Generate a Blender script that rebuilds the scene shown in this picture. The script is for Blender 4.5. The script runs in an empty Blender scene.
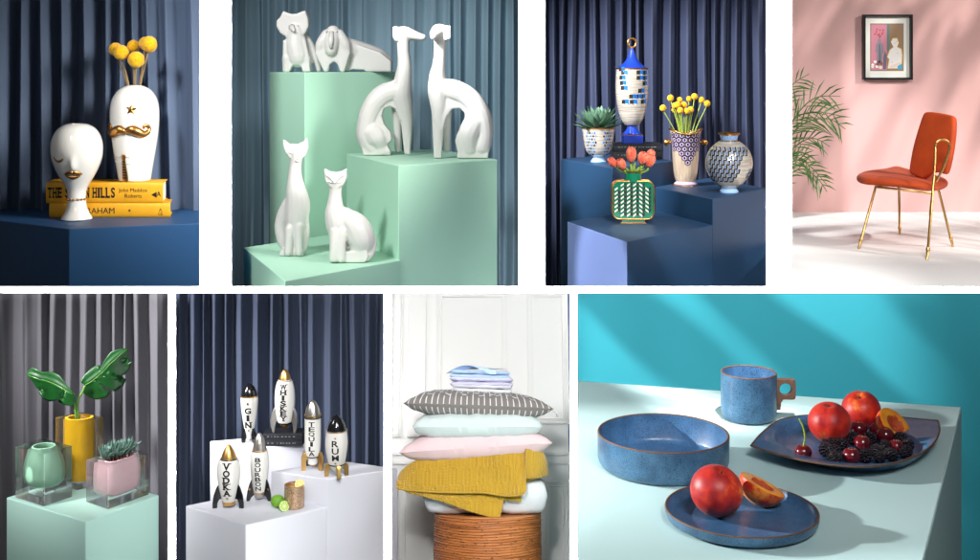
import bpy, math, random
from mathutils import Vector, Matrix, Euler
random.seed(7)
R_ = math.radians
scn = bpy.context.scene
COL = scn.collection

# ------------------------------------------------------------------ camera, world, lamps
F = 1200.0; HV = 70.0; W = 980.0; HH = 560.0          # focal length and horizon row, in photo pixels
cam = bpy.data.objects.new('camera', bpy.data.cameras.new('camera')); COL.objects.link(cam)
cam.data.sensor_width = 36.0; cam.data.sensor_fit = 'HORIZONTAL'
cam.data.lens = 36.0 * F / W
cam.data.shift_y = -(HH / 2 - HV) / W
cam.data.clip_start = 0.05; cam.data.clip_end = 200
cam.rotation_euler = (R_(90), 0, 0)
scn.camera = cam
wd = bpy.data.worlds.new("World"); scn.world = wd; wd.use_nodes = True
bg = wd.node_tree.nodes['Background']
bg.inputs[0].default_value = (0.93, 0.96, 1.0, 1); bg.inputs[1].default_value = 0.10
scn.view_settings.view_transform = 'Standard'; scn.view_settings.look = 'None'
scn.view_settings.exposure = 0.0; scn.view_settings.gamma = 1.0
scn.render.engine = 'CYCLES'
scn.cycles.max_bounces = 12; scn.cycles.transmission_bounces = 12; scn.cycles.glossy_bounces = 6
scn.cycles.sample_clamp_indirect = 6.0
scn.cycles.caustics_refractive = True; scn.cycles.caustics_reflective = False

def aim(o, target):
    d = Vector(target) - o.location
    o.rotation_euler = d.to_track_quat('-Z', 'Y').to_euler()
def spot(name, loc, target, power, angle, size=0.3, blend=0.6, col=(1, 1, 1)):
    l = bpy.data.lights.new(name, 'SPOT'); l.energy = power; l.spot_size = R_(angle)
    l.spot_blend = blend; l.shadow_soft_size = size; l.color = col
    o = bpy.data.objects.new(name, l); COL.objects.link(o); o.location = loc; aim(o, target); return o
def area(name, loc, target, power, sx, sy, spread=180, col=(1, 1, 1)):
    l = bpy.data.lights.new(name, 'AREA'); l.energy = power; l.shape = 'RECTANGLE'; l.size = sx; l.size_y = sy
    l.spread = R_(spread); l.color = col
    o = bpy.data.objects.new(name, l); COL.objects.link(o); o.location = loc; aim(o, target); return o
def gobo(o, rot, scale, lo, hi, seed=0.0, stretch=(1, 1, 1), amount=1.0):
    """soft streaks of light and shade thrown by the lamp itself (a projector slide of leaves)"""
    l = o.data; l.use_nodes = True; nt = l.node_tree
    em = [n for n in nt.nodes if n.type == 'EMISSION'][0]
    tc = nt.nodes.new('ShaderNodeTexCoord'); mp = nt.nodes.new('ShaderNodeMapping')
    mp.inputs['Rotation'].default_value = (0, 0, R_(rot)); mp.inputs['Scale'].default_value = stretch
    mp.inputs['Location'].default_value = (seed, seed * .7, 0)
    mp.vector_type = 'POINT'
    ns = nt.nodes.new('ShaderNodeTexNoise'); ns.inputs['Scale'].default_value = scale; ns.inputs['Detail'].default_value = 1.5
    rp = nt.nodes.new('ShaderNodeMapRange'); rp.inputs['From Min'].default_value = lo; rp.inputs['From Max'].default_value = hi
    rp.inputs['To Min'].default_value = 1 - amount; rp.inputs['To Max'].default_value = 1.0
    # rotate first, stretch second
    m2 = nt.nodes.new('ShaderNodeMapping'); m2.inputs['Rotation'].default_value = (0, 0, R_(rot))
    mp.inputs['Rotation'].default_value = (0, 0, 0)
    nt.links.new(tc.outputs['Normal'], m2.inputs['Vector']); nt.links.new(m2.outputs[0], mp.inputs['Vector'])
    nt.links.new(mp.outputs[0], ns.inputs['Vector']); nt.links.new(ns.outputs['Fac'], rp.inputs['Value'])
    nt.links.new(rp.outputs[0], em.inputs['Strength'])

# studio lamps: every stage has its key lamp, hung outside the picture
#LAMPS
spot('key_lamp_faces', (0.9, 7.2, 0.9), (-2.75, 9.5, -0.7), 1700, 34, .9, col=(1, .97, .92))
spot('fill_lamp_faces', (-3.0, 4.6, 1.3), (-2.75, 8.6, -0.8), 110, 20, .5)
spot('key_lamp_mint', (-3.3, 5.6, 2.5), (-0.85, 10.0, -0.75), 1050, 42, .4, .3)
spot('curtain_lamp_mint', (-1.6, 7.5, 2.6), (-1.1, 12.0, -0.3), 330, 44, .3, .6)
spot('fill_lamp_mint', (0.6, 4.6, 1.8), (-1.0, 9.6, -0.9), 260, 34, .7)
spot('key_lamp_urns', (-2.0, 7.8, 2.1), (1.6, 11.0, -0.6), 2900, 30, .3, .35, col=(.96, .97, 1))
spot('fill_lamp_urns', (1.6, 4.6, 1.2), (1.4, 8.8, -0.8), 230, 17, .5)
spot('side_lamp_urns', (-3.0, 7.8, 0.6), (0.75, 8.4, -1.5), 1200, 15, .08, .3, col=(.9, .93, 1))
kc_ = spot('key_lamp_chair', (7.6, 7.2, 2.6), (3.7, 11.2, -0.7), 1700, 48, .05, .5, col=(1, .97, .93))
gobo(kc_, 30, 40.0, .40, .60, 5.0, (1, .08, 1), .7)
spot('fill_lamp_chair', (2.6, 5.2, 2.4), (3.4, 9.6, -1.4), 930, 64, .8)
spot('key_lamp_acrylic', (-4.6, 5.2, 0.3), (-2.3, 7.3, -1.9), 1900, 30, .3, .9)
spot('fill_lamp_acrylic', (-1.5, 3.2, 1.0), (-2.2, 6.9, -2.15), 850, 18, .6)
area('added_fill_acrylic', (-0.95, 5.7, -2.85), (-2.35, 6.85, -2.25), 2.5, .9, .5, 90)  # added low fill, out of view, to brighten the acrylic faces
spot('key_lamp_rockets', (-3.4, 5.8, 0.3), (-1.3, 7.5, -1.9), 900, 30, .5, .9)
spot('fill_lamp_rockets', (-0.3, 3.0, 1.2), (-1.15, 6.8, -2.35), 480, 19, .6)
spot('key_lamp_linen', (-0.5, 2.9, 0.7), (-0.05, 7.2, -2.25), 330, 44, .6)
spot('fill_lamp_linen', (0.9, 2.9, 0.9), (-0.05, 7.2, -2.25), 310, 44, .6)
spot('low_lamp_linen', (-0.3, 2.3, 0.32), (-0.05, 7.2, -2.45), 270, 36, .1)
spot('key_lamp_tableware', (-3.6, 5.95, -0.15), (1.2, 4.95, -1.85), 2000, 34, .045, .5, col=(1, .98, .95))
spot('fill_lamp_tableware', (1.6, 2.2, 1.2), (1.3, 5.4, -1.7), 340, 40, .6)
w8 = spot('wall_lamp_tableware', (1.25, 4.8, 1.0), (0.9, 7.6, -1.6), 1120, 60, .02, .5)
gobo(w8, -52, 12.0, .42, .58, 3.3, (1, .09, 1), .66)
area('wash_lamp_left', (-3.4, 3.75, -0.75), (0, 4.02, -0.75), 330, .12, 2.6, 7)  # added pair, there only to wash the gutter strips white
area('wash_lamp_right', (3.4, 3.75, -0.75), (0, 4.02, -0.75), 330, .12, 2.6, 7)
#ENDLAMPS

# ------------------------------------------------------------------ helpers
class Stage:
    """a stage frame with the camera at its origin; tilt = how far its level plane dips"""
    def __init__(s, level=HV):
        a = math.atan((level - HV) / F)
        s.R = Matrix.Rotation(-a, 3, 'X'); s.Ri = s.R.inverted()
    def ray(s, u, v):
        return s.Ri @ Vector(((u - 490) / F, 1.0, -(v - HV) / F))
    def at(s, u, v, z=None, y=None):
        d = s.ray(u, v)
        return d * (z / d.z) if z is not None else d * (y / d.y)
    def k(s, P): return (s.R @ P).y / F
    def put(s, o, P, rz=0.0, k=None, sx=1.0):
        kk = s.k(P) if k is None else k
        o.matrix_world = s.R.to_4x4() @ Matrix.Translation(P) @ Matrix.Rotation(rz, 4, 'Z') @ Matrix.Diagonal((kk * sx, kk, kk, 1))
        return o
ST = Stage()          # level stages
S7 = Stage(385)       # the linen stage leans to the picture

def lin(h):
    h = h.lstrip('#'); c = [int(h[i:i + 2], 16) / 255 for i in (0, 2, 4)]
    return tuple((x / 12.92 if x <= .04045 else ((x + .055) / 1.055) ** 2.4) for x in c) + (1,)
MATS = {}
def mat(name, col, rough=.5, metal=0, bump=None, var=None, coat=0, sheen=0, spec=.5, sss=0, trans=0, ior=1.45, noise_rough=0):
    m = bpy.data.materials.new(name); m.use_nodes = True; nt = m.node_tree; b = nt.nodes['Principled BSDF']
    c = lin(col) if isinstance(col, str) else col
    b.inputs['Base Color'].default_value = c; b.inputs['Roughness'].default_value = rough
    b.inputs['Metallic'].default_value = metal; b.inputs['Coat Weight'].default_value = coat; b.inputs['Coat Roughness'].default_value = .08
    b.inputs['Sheen Weight'].default_value = sheen; b.inputs['Specular IOR Level'].default_value = spec
    b.inputs['Transmission Weight'].default_value = trans; b.inputs['IOR'].default_value = ior
    if sss: b.inputs['Subsurface Weight'].default_value = sss; b.inputs['Subsurface Radius'].default_value = (.02, .01, .006)
    tc = nt.nodes.new('ShaderNodeTexCoord')
    if var:
        sc, amt = var[0], var[1]; c2 = lin(var[2]) if len(var) > 2 else tuple(x * .55 for x in c[:3]) + (1,)
        st = var[3] if len(var) > 3 else (1, 1, 1)
        mp = nt.nodes.new('ShaderNodeMapping'); mp.inputs['Scale'].default_value = st
        n = nt.nodes.new('ShaderNodeTexNoise'); n.inputs['Scale'].default_value = sc; n.inputs['Detail'].default_value = 4
        r = nt.nodes.new('ShaderNodeMapRange'); r.inputs['From Min'].default_value = .35; r.inputs['From Max'].default_value = .7
        r.inputs['To Max'].default_value = amt
        mx = nt.nodes.new('ShaderNodeMix'); mx.data_type = 'RGBA'; mx.inputs[6].default_value = c; mx.inputs[7].default_value = c2
        nt.links.new(tc.outputs['Object'], mp.inputs[0]); nt.links.new(mp.outputs[0], n.inputs['Vector'])
        nt.links.new(n.outputs['Fac'], r.inputs['Value']); nt.links.new(r.outputs[0], mx.inputs[0]); nt.links.new(mx.outputs[2], b.inputs['Base Color'])
    if bump:
        n = nt.nodes.new('ShaderNodeTexNoise'); n.inputs['Scale'].default_value = bump[0]; n.inputs['Detail'].default_value = 3
        bp = nt.nodes.new('ShaderNodeBump'); bp.inputs['Strength'].default_value = bump[1]; bp.inputs['Distance'].default_value = .004
        nt.links.new(tc.outputs['Object'], n.inputs['Vector']); nt.links.new(n.outputs['Fac'], bp.inputs['Height']); nt.links.new(bp.outputs[0], b.inputs['Normal'])
    MATS[name] = m; return m

class MB:
    def __init__(s): s.v = []; s.f = []; s.m = []; s.cur = 0
    def add(s, vs, fs):
        o = len(s.v); s.v += [tuple(p) for p in vs]; s.f += [tuple(i + o for i in f) for f in fs]; s.m += [s.cur] * len(fs); return s
    def lathe(s, prof, n=48, c=(0, 0), cap0=False, cap1=False, fn=None):
        vs = []; fs = []
        for (r, z) in prof:
            for i in range(n):
                a = 2 * math.pi * i / n; p = (c[0] + r * math.sin(a), c[1] - r * math.cos(a), z)
                vs.append(fn(p) if fn else p)
        for j in range(len(prof) - 1):
            for i in range(n):
                k = (i + 1) % n; fs.append((j * n + i, j * n + k, (j + 1) * n + k, (j + 1) * n + i))
        if cap0: fs.append(tuple(reversed(range(n))))
        if cap1: fs.append(tuple(range((len(prof) - 1) * n, len(prof) * n)))
        return s.add(vs, fs)
    def tube(s, pts, rad, n=8, flat=1.0, closed=False):
        pts = [Vector(p) for p in pts]; N = len(pts); rad = rad if isinstance(rad, (list, tuple)) else [rad] * N
        vs = []; fs = []; up = None
        for i, p in enumerate(pts):
            if closed: t = pts[(i + 1) % N] - pts[i - 1]
            else: t = pts[min(i + 1, N - 1)] - pts[max(i - 1, 0)]
            t.normalize()
            if up is None: up = Vector((0, 1, 0)) if abs(t.y) < .9 else Vector((1, 0, 0))
            a = t.cross(up); a.normalize(); b = a.cross(t); b.normalize(); up = b
            for q in range(n):
                an = 2 * math.pi * q / n; vs.append(p + a * math.cos(an) * rad[i] + b * math.sin(an) * rad[i] * flat)
        M = N if closed else N - 1
        for i in range(M):
            j = (i + 1) % N
            for q in range(n):
                w = (q + 1) % n; fs.append((i * n + q, i * n + w, j * n + w, j * n + q))
        if not closed: fs.append(tuple(reversed(range(n)))); fs.append(tuple(range((N - 1) * n, N * n)))
        return s.add(vs, fs)
    def ell(s, c, r, n=16, m=10, rot=None):
        c = Vector(c); r = (r, r, r) if not isinstance(r, (tuple, list)) else r; vs = []; fs = []
        Rm = rot if rot is not None else Matrix.Identity(3)
        vs.append(c + Rm @ Vector((0, 0, -r[2])))
        for j in range(1, m):
            t = math.pi * j / m - math.pi / 2
            for i in range(n):
                a = 2 * math.pi * i / n
                vs.append(c + Rm @ Vector((r[0] * math.cos(t) * math.cos(a), r[1] * math.cos(t) * math.sin(a), r[2] * math.sin(t))))
        vs.append(c + Rm @ Vector((0, 0, r[2])))
        for i in range(n): fs.append((0, 1 + (i + 1) % n, 1 + i))
        for j in range(m - 2):
            for i in range(n):
                k = (i + 1) % n; fs.append((1 + j * n + i, 1 + j * n + k, 1 + (j + 1) * n + k, 1 + (j + 1) * n + i))
        L = len(vs) - 1; b = 1 + (m - 2) * n
        for i in range(n): fs.append((b + i, b + (i + 1) % n, L))
        return s.add(vs, fs)
    def box(s, c, d, rot=None):
        c = Vector(c); Rm = rot if rot is not None else Matrix.Identity(3)
        vs = [c + Rm @ Vector((x * d[0] / 2, y * d[1] / 2, z * d[2] / 2)) for z in (-1, 1) for y in (-1, 1) for x in (-1, 1)]
        return s.add(vs, [(0, 2, 3, 1), (4, 5, 7, 6), (0, 1, 5, 4), (2, 6, 7, 3), (0, 4, 6, 2), (1, 3, 7, 5)])
    def prism(s, poly, z0, z1, axis='z'):
        # poly counter-clockwise seen from +axis ; axis 'y': poly is (x,z), extruded from y=z0 to y=z1
        n = len(poly)
        ar = sum(poly[i][0] * poly[(i + 1) % n][1] - poly[(i + 1) % n][0] * poly[i][1] for i in range(n))
        if ar < 0: poly = poly[::-1]
        if axis == 'z': vs = [(x, y, z0) for x, y in poly] + [(x, y, z1) for x, y in poly]; flip = False
        else: vs = [(x, z0, z) for x, z in poly] + [(x, z1, z) for x, z in poly]; flip = True
        fs = [tuple(reversed(range(n))), tuple(range(n, 2 * n))] + [(i, (i + 1) % n, n + (i + 1) % n, n + i) for i in range(n)]
        if flip: fs = [tuple(reversed(f)) for f in fs]
        return s.add(vs, fs)
    def build(s, name, m, parent=None, smooth=40, bevel=0, sub=0, seg=2, solid=0, remesh=0, rsm=6):
        me = bpy.data.meshes.new(name); me.from_pydata([tuple(p) for p in s.v], [], s.f); 
        for mm in (m if isinstance(m, (list, tuple)) else [m]): me.materials.append(mm)
        if isinstance(m, (list, tuple)):
            for p, i in zip(me.polygons, s.m): p.material_index = i
        me.update()
        o = bpy.data.objects.new(name, me); COL.objects.link(o)
        if parent is not None: o.parent = parent
        if smooth:
            me.shade_smooth()
            if smooth < 180: me.set_sharp_from_angle(angle=R_(smooth))
        if remesh:
            d = o.modifiers.new('r', 'REMESH'); d.mode = 'VOXEL'; d.voxel_size = remesh; d.use_smooth_shade = True
            d = o.modifiers.new('s', 'SMOOTH'); d.factor = .5; d.iterations = rsm
        if solid: d = o.modifiers.new('t', 'SOLIDIFY'); d.thickness = solid; d.offset = 0
        if bevel: d = o.modifiers.new('b', 'BEVEL'); d.width = bevel; d.segments = seg; d.limit_method = 'ANGLE'; d.angle_limit = R_(35); d.harden_normals = False
        if sub: d = o.modifiers.new('u', 'SUBSURF'); d.levels = sub; d.render_levels = sub
        return o

def tag(o, label=None, cat=None, group=None, kind=None):
    if label: o['label'] = label
    if cat: o['category'] = cat
    if group: o['group'] = group
    if kind: o['kind'] = kind
    return o
def thing(name, label, cat, group=None):
    o = bpy.data.objects.new(name, None); COL.objects.link(o); o.empty_display_size = .1
    return tag(o, label, cat, group)
def copy_tree(o, parent=None):
    c = o.copy(); COL.objects.link(c); c.parent = parent
    for ch in list(o.children): copy_tree(ch, c)
    return c
def smoothstep(a, b, x):
    t = max(0, min(1, (x - a) / (b - a))); return t * t * (3 - 2 * t)
def spline(P, n=6, closed=False):
    """Catmull-Rom through tuples of any length"""
    N = len(P); out = []
    for i in range(N if closed else N - 1):
        p0 = P[(i - 1) % N] if closed or i > 0 else P[i]; p1 = P[i]; p2 = P[(i + 1) % N]
        p3 = P[(i + 2) % N] if closed or i + 2 < N else p2
        for k in range(n):
            t = k / n
            out.append(tuple(.5 * (2 * b + (c - a) * t + (2 * a - 5 * b + 4 * c - d) * t * t + (3 * b - a - 3 * c + d) * t ** 3) for a, b, c, d in zip(p0, p1, p2, p3)))
    if not closed: out.append(tuple(P[-1]))
    return out
def rad_at(prof, z):
    best = None
    for (r0, z0), (r1, z1) in zip(prof, prof[1:]):
        if min(z0, z1) <= z <= max(z0, z1) and z0 != z1:
            r = r0 + (r1 - r0) * (z - z0) / (z1 - z0); best = r if best is None else max(best, r)
    return best if best is not None else prof[-1][0]
def on_front(prof, x, z, e=0):
    r = rad_at(prof, z) + e; x = max(-r, min(r, x)); return (x, -math.sqrt(max(r * r - x * x, 0)), z)
def wrap(prof, x, z, e=0):
    r = max(rad_at(prof, z), .1); a = x / r; return ((r + e) * math.sin(a), -(r + e) * math.cos(a), z)

def text_geo(txt, size, bold=0.0, sx=1.0, align='CENTER', spacing=1.0):
    cu = bpy.data.curves.new('t', 'FONT'); cu.body = txt; cu.size = size; cu.offset = bold; cu.align_x = align; cu.resolution_u = 3
    cu.space_character = spacing
    ob = bpy.data.objects.new('t', cu); COL.objects.link(ob)
    dg = bpy.context.evaluated_depsgraph_get(); me = bpy.data.meshes.new_from_object(ob.evaluated_get(dg))
    vs = [(v.co.x * sx, v.co.y) for v in me.vertices]; fs = [tuple(p.vertices) for p in me.polygons]
    bpy.data.objects.remove(ob); bpy.data.meshes.remove(me); bpy.data.curves.remove(cu)
    return vs, fs
SER = {'I': ((.5,), (.5,)), 'N': ((.12, .88), (.12,)), 'K': ((.15, .85), (.15, .85)), 'A': ((), (.08, .92)), 'V': ((.08, .92), ()),
       'D': ((.1,), (.1,)), 'H': ((.13, .87), (.13, .87)), 'W': ((.08, .92), ()), 'Y': ((.1, .9), (.5,)), 'E': ((.1,), (.1,)), 'B': ((.1,), (.1,)),
       'R': ((.1,), (.1, .92)), 'M': ((.1, .9), (.1, .9)), 'L': ((.12,), (.12,)), 'T': ((), (.5,)), 'U': ((.1, .9), ())}
def letter(ch, h, wd_, bold, serif):
    vs, fs = text_geo(ch, 10, bold)
    x0 = min(v[0] for v in vs); x1 = max(v[0] for v in vs); y0 = min(v[1] for v in vs); y1 = max(v[1] for v in vs)
    w = wd_ if ch != 'I' else wd_ * .45
    vs = [((x - x0) / (x1 - x0) * w - w / 2, (y - y0) / (y1 - y0) * h - h / 2) for x, y in vs]
    if serif and ch in SER:
        for side, xs in ((1, SER[ch][0]), (-1, SER[ch][1])):
            for xf in xs:
                cx = (xf - .5) * w; b = len(vs); a = wd_ * .24; t = h * .13
                ys = side * (h / 2 - t / 2)
                vs += [(cx - a, ys - t / 2), (cx + a, ys - t / 2), (cx + a, ys + t / 2), (cx - a, ys + t / 2)]; fs = fs + [(b, b + 1, b + 2, b + 3)]
    return vs, fs
def dice(vs, fs, step=.8):
    """cut flat lettering into upright slivers so that it can follow a round surface"""
    import bmesh
    bm = bmesh.new(); bv = [bm.verts.new((x, y, 0)) for x, y in vs]
    for f in fs:
        try: bm.faces.new([bv[i] for i in f])
        except ValueError: pass
    x0, x1 = min(v[0] for v in vs), max(v[0] for v in vs); x = x0 + step
    while x < x1:
        bmesh.ops.bisect_plane(bm, geom=bm.verts[:] + bm.edges[:] + bm.faces[:], plane_co=(x, 0, 0), plane_no=(1, 0, 0), dist=1e-5); x += step
    bm.verts.index_update(); o = [(v.co.x, v.co.y) for v in bm.verts], [tuple(v.index for v in f.verts) for f in bm.faces]; bm.free(); return o
def stacked_text(txt, prof, m, parent, z_top, z_bot, h, w, bold=.25, serif=True, e=.25, x0=0):
    mb = MB(); n = len(txt)
    for i, ch in enumerate(txt):
        zc = z_top - h / 2 - (z_top - z_bot - h) * (i / max(1, n - 1))
        vs, fs = dice(*letter(ch, h, w, bold, serif))
        mb.add([wrap(prof, x + x0, zc + y, e) for x, y in vs], fs)
    return mb.build('lettering', m, parent, smooth=0)
def star_poly(r, cx=0, cy=0, q=.42, rot=0):
    return [(cx + (r if i % 2 == 0 else r * q) * math.sin(rot + math.pi * i / 5), cy + (r if i % 2 == 0 else r * q) * math.cos(rot + math.pi * i / 5)) for i in range(10)]

def block(label, pts, z, down, m, name='display_block', st=ST, lift=0):
    """pts: (u, distance) corners of the top; z its height"""
    P = [Vector(((u - 490) / F * Y, Y, z)) for u, Y in pts]
    o0 = P[0].copy(); mb = MB(); mb.prism([(p.x - o0.x, p.y - o0.y) for p in P], -down, 0)
    o = mb.build(name, m, bevel=.006, seg=2, smooth=0); o.location = o0
    tag(o, label, 'display block'); return o
def plane_pts(pix, y0):
    """pixels of a level face, the first at distance y0 -> (u, distance) list and height"""
    z = -(pix[0][1] - HV) / F * y0
    return [(u, -z * F / (v - HV)) for u, v in pix], z
def fourth(pts):
    """L, F, R -> L, F, R, B as a parallelogram in plan"""
    (uL, yL), (uF, yF), (uR, yR) = pts; X = lambda u, y: (u - 490) / F * y
    xB = X(uL, yL) + X(uR, yR) - X(uF, yF); yB = yL + yR - yF
    return [pts[0], pts[1], pts[2], (490 + xB * F / yB, yB)]
def block3(label, L, Fp, R, yF, down, m, name='display_block'):
    pts, z = plane_pts([Fp, L, R], yF)
    q = fourth([pts[1], pts[0], pts[2]])
    return block(label, q, z, down, m, name), z

def curtain(label, u0, u1, Y, v0, v1, period, amp, seed, m, ex=1.0, wob=.5, sharp=.35):
    rnd = random.Random(seed); k = Y / F; w = (u1 - u0); cols = int(w / 1.1); rows = 26
    offs = [rnd.uniform(0, 6.28) for _ in range(8)]; h = v1 - v0
    keys = [0]; 
    while keys[-1] < w + period * 3: keys.append(keys[-1] + period * rnd.uniform(.5, 1.5))
    ampk = [rnd.uniform(.5, 1.15) for _ in keys]; drift = [rnd.uniform(-1, 1) for _ in keys]
    vs = []; fs = []
    for j in range(rows + 1):
        t = j / rows; zz = -h * t
        kk = [a + drift[i] * period * .42 * (t - .4) + .06 * period * math.sin(offs[i % 8] + t * 4) for i, a in enumerate(keys)]
        idx = 0
        for i in range(cols + 1):
            x = w * i / cols
            while idx < len(kk) - 2 and x > kk[idx + 1]: idx += 1
            f = (x - kk[idx]) / max(kk[idx + 1] - kk[idx], 1e-3)
            a = amp * (ampk[idx] * (1 - f) + ampk[idx + 1] * f)
            y = -a * math.sin(math.pi * max(0, min(1, f))) ** ex
            y += wob * math.sin(x * .35 + offs[0] + 5 * t + 2 * math.sin(t * 7)) + wob * .7 * math.sin(x * .83 + offs[1] - 3 * t)
            dx = sharp * (kk[idx + 1] - kk[idx]) * math.sin(2 * math.pi * f) * .1
            vs.append(((x + dx) * k, y * k, zz * k))
    for j in range(rows):
        for i in range(cols):
            a = j * (cols + 1) + i; fs.append((a, a + cols + 1, a + cols + 2, a + 1))
    mb = MB(); mb.add(vs, fs); o = mb.build('curtain', m, smooth=180, solid=.004)
    o.location = ((u0 - 490) * k, Y, -(v0 - HV) * k)
    return tag(o, label, 'curtain')
# ------------------------------------------------------------------ materials
white_gloss = mat('white_glaze', '#E6E3DD', .18, coat=.5, var=(.05, .25, '#E6E2DA'))
matte_white = mat('bisque_white', '#CECCC8', .42, bump=(.35, .3), var=(.06, .4, '#D3D0CA'))
gold = mat('gold_lustre', '#D99F5C', .33, 1, var=(.15, .6, '#8A5A26'))
gold2 = mat('polished_brass', '#EBBB74', .36, 1, var=(.1, .4, '#A8763A'))
silver = mat('silver_lustre', '#D2CBC4', .34, 1)
black_gloss = mat('black_glaze', '#141315', .16, coat=.4)
ink = mat('black_ink', '#15120F', .6)
paper = mat('paper', '#EDE6D8', .8, var=(1.2, .6, '#CFC4AE', (.2, .2, 6)))

frame_white = mat('white_board', '#FFFFFF', .7)
navy_cloth = mat('navy_curtain_cloth', '#5A6A84', .75, bump=(1.5, .3), var=(.03, .5, '#20283E', (1, 1, .3)))
# ------------------------------------------------------------------ the setting
floor_mat = mat('studio_floor_paint', '#3A3A3C', .8, var=(.5, .5))
mb = MB(); mb.box((0, 9, -3.35), (18, 18, .1)); fl = mb.build('floor', floor_mat, smooth=0); tag(fl, kind='structure')
YF_ = 4.1; kf = YF_ / F
def fx(u): return (u - 490) * kf
def fz(v): return -(v - HV) * kf
def bar(u0, v0, u1, v1, mb): mb.box((fx((u0 + u1) / 2), YF_ + .004, fz((v0 + v1) / 2)), ((u1 - u0) * kf, .008, (v1 - v0) * kf))
mb = MB()
# one connected outline per strip: uprights above and below the long cross rail
for a in ((199.6, 230.6), (519, 545), (767, 792)): bar(a[0], -60, a[1], 286.6, mb)
for a in ((168, 175), (384, 391), (570.5, 577.3)): bar(a[0], 293, a[1], 640, mb)
bar(-120, 286.6, 1100, 293, mb)
fr = mb.build('gutter_strips', frame_white, smooth=0)  # gutters between the scenes, built as an added frame before the stages
tag(fr, 'white gutter strips between the eight scenes, added as a thin frame before the stages', 'wall')

# ================================================================== STAGE 1 : two face vases on books
curtain('navy blue pleated curtain behind the two white face vases', -30, 219, 9.75, -8, 300, 22, 20, 8, navy_cloth, ex=1.2, sharp=.9)
navy_block = mat('navy_block_paint', '#1F4A76', .5, bump=(.4, .08), var=(.05, .5, '#1A3F66'))
pts, z1 = plane_pts([(69, 229), (229, 221.8), (229, 203.5), (-70, 203.5), (-70, 212)], 8.5)
# keep the plinth convex in plan
block('wide navy display plinth carrying yellow books and the white bald head vase', pts, z1, 3.3 + z1, navy_block)
yel = mat('yellow_book_cloth', '#E2A31B', .55, bump=(2, .1), var=(.08, .35, '#C98A12'))
def book(P, L, Hh, D, cover, label, rz=0, skew=0, cat='book', lettering=None, group=None, k=None, round_=2):
    t = thing('book', label, cat, group)
    c = 1.1
    poly = lambda a, b, d0, d1: [(a - skew * d0 / D, d0), (b - skew * d0 / D, d0), (b - skew * d1 / D, d1), (a - skew * d1 / D, d1)]
    mb = MB(); mb.prism(poly(-L / 2, L / 2, 2, D), 0, c); mb.prism(poly(-L / 2, L / 2, 2, D), Hh - c, Hh)
    n = 8; sp = [(-L / 2, 2.2)] + [(-L / 2, 2.2)]
    spine = []
    for i in range(n + 1):
        a = math.pi * i / n - math.pi / 2; spine.append((1.6 - round_ * .8 * math.cos(a), Hh / 2 + Hh / 2 * math.sin(a)))
    vs = [(-L / 2, y, z) for y, z in spine] + [(L / 2, y, z) for y, z in spine] + [(-L / 2, y + 1.6, min(max(z, .02), Hh - .02)) for y, z in spine] + [(L / 2, y + 1.6, min(max(z, .02), Hh - .02)) for y, z in spine]
    N = n + 1; fs = []
    for i in range(n): fs += [(i + N, i + 1 + N, i + 1, i), (i + 2 * N, i + 1 + 2 * N, i + 1 + 3 * N, i + 3 * N), (i, i + 1, i + 1 + 2 * N, i + 2 * N), (i + 1 + N, i + N, i + 3 * N, i + 1 + 3 * N)]
    mb.add(vs, fs); mb.build('cover', cover, t, bevel=.25)
    mb = MB(); mb.prism(poly(-L / 2 + 1.6, L / 2 - 1.6, 3.4, D - 1.5), c, Hh - c); mb.build('pages', paper, t, smooth=0)
    if lettering:
        mb = MB()
        for (txt, cx, cz, size, sx, bold) in lettering:
            if txt[0] == '*': vs, fs = star_poly(size), [tuple(range(10))]
            elif txt == '/tri': vs, fs = [(-size, 0), (size * .8, -size), (size * .8, size)], [(0, 1, 2)]
            elif bold > .2:
                vs, fs = [], []; xx = -len(txt) * size * sx * .5
                for ch_ in txt:
                    if ch_ == ' ': xx += size * sx * .55; continue
                    lv, lf = letter(ch_, size, size * sx * (.95 if ch_ != 'I' else 1), .3, True); w_ = size * sx * (1.18 if ch_ != 'I' else .75); b_ = len(vs)
                    vs += [(x + xx + w_ / 2, y + size / 2) for x, y in lv]; fs += [tuple(q + b_ for q in f) for f in lf]; xx += w_
            else: vs, fs = text_geo(txt, size, bold, sx)
            mb.add([(x + cx, -.12, y + cz) for x, y in vs], fs)
        mb.build('lettering', ink, t, smooth=0)
    ST.put(t, P, rz, k); return t
k1 = lambda P: P.y / F
Pb = ST.at(109.5, 217.5, z=z1)
book(Pb, 121, 14, 42, yel, 'lower of the two yellow books, its pages showing at the left end', skew=9,
     lettering=[('GRAHAM', -12, 4, 8.4, 1.0, .0), ('*', -38, 7, 1.8, 1, 0), ('*', 20, 7, 1.8, 1, 0), ('A', 51, 6, 5, 1, 0), ('CE', 51, 2.5, 4, 1, 0)])
kb = k1(Pb)
Pb2 = Pb + Vector((-5.5 * kb, .006, 14 * kb + .001))
book(Pb2, 117, 20.5, 40, yel, 'upper yellow book with black title, under the moustache vase', skew=6,
     lettering=[('THE SEVEN HILLS', -25, 5.4, 10.4, .41, .28), ('John Maddox', 29, 11.3, 5.6, .95, 0), ('Roberts', 29, 5.6, 5.6, .95, 0), ('/tri', 50, 8.5, 3, 1, 0), ('A', 54.5, 7, 7, .8, .1)])
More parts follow.
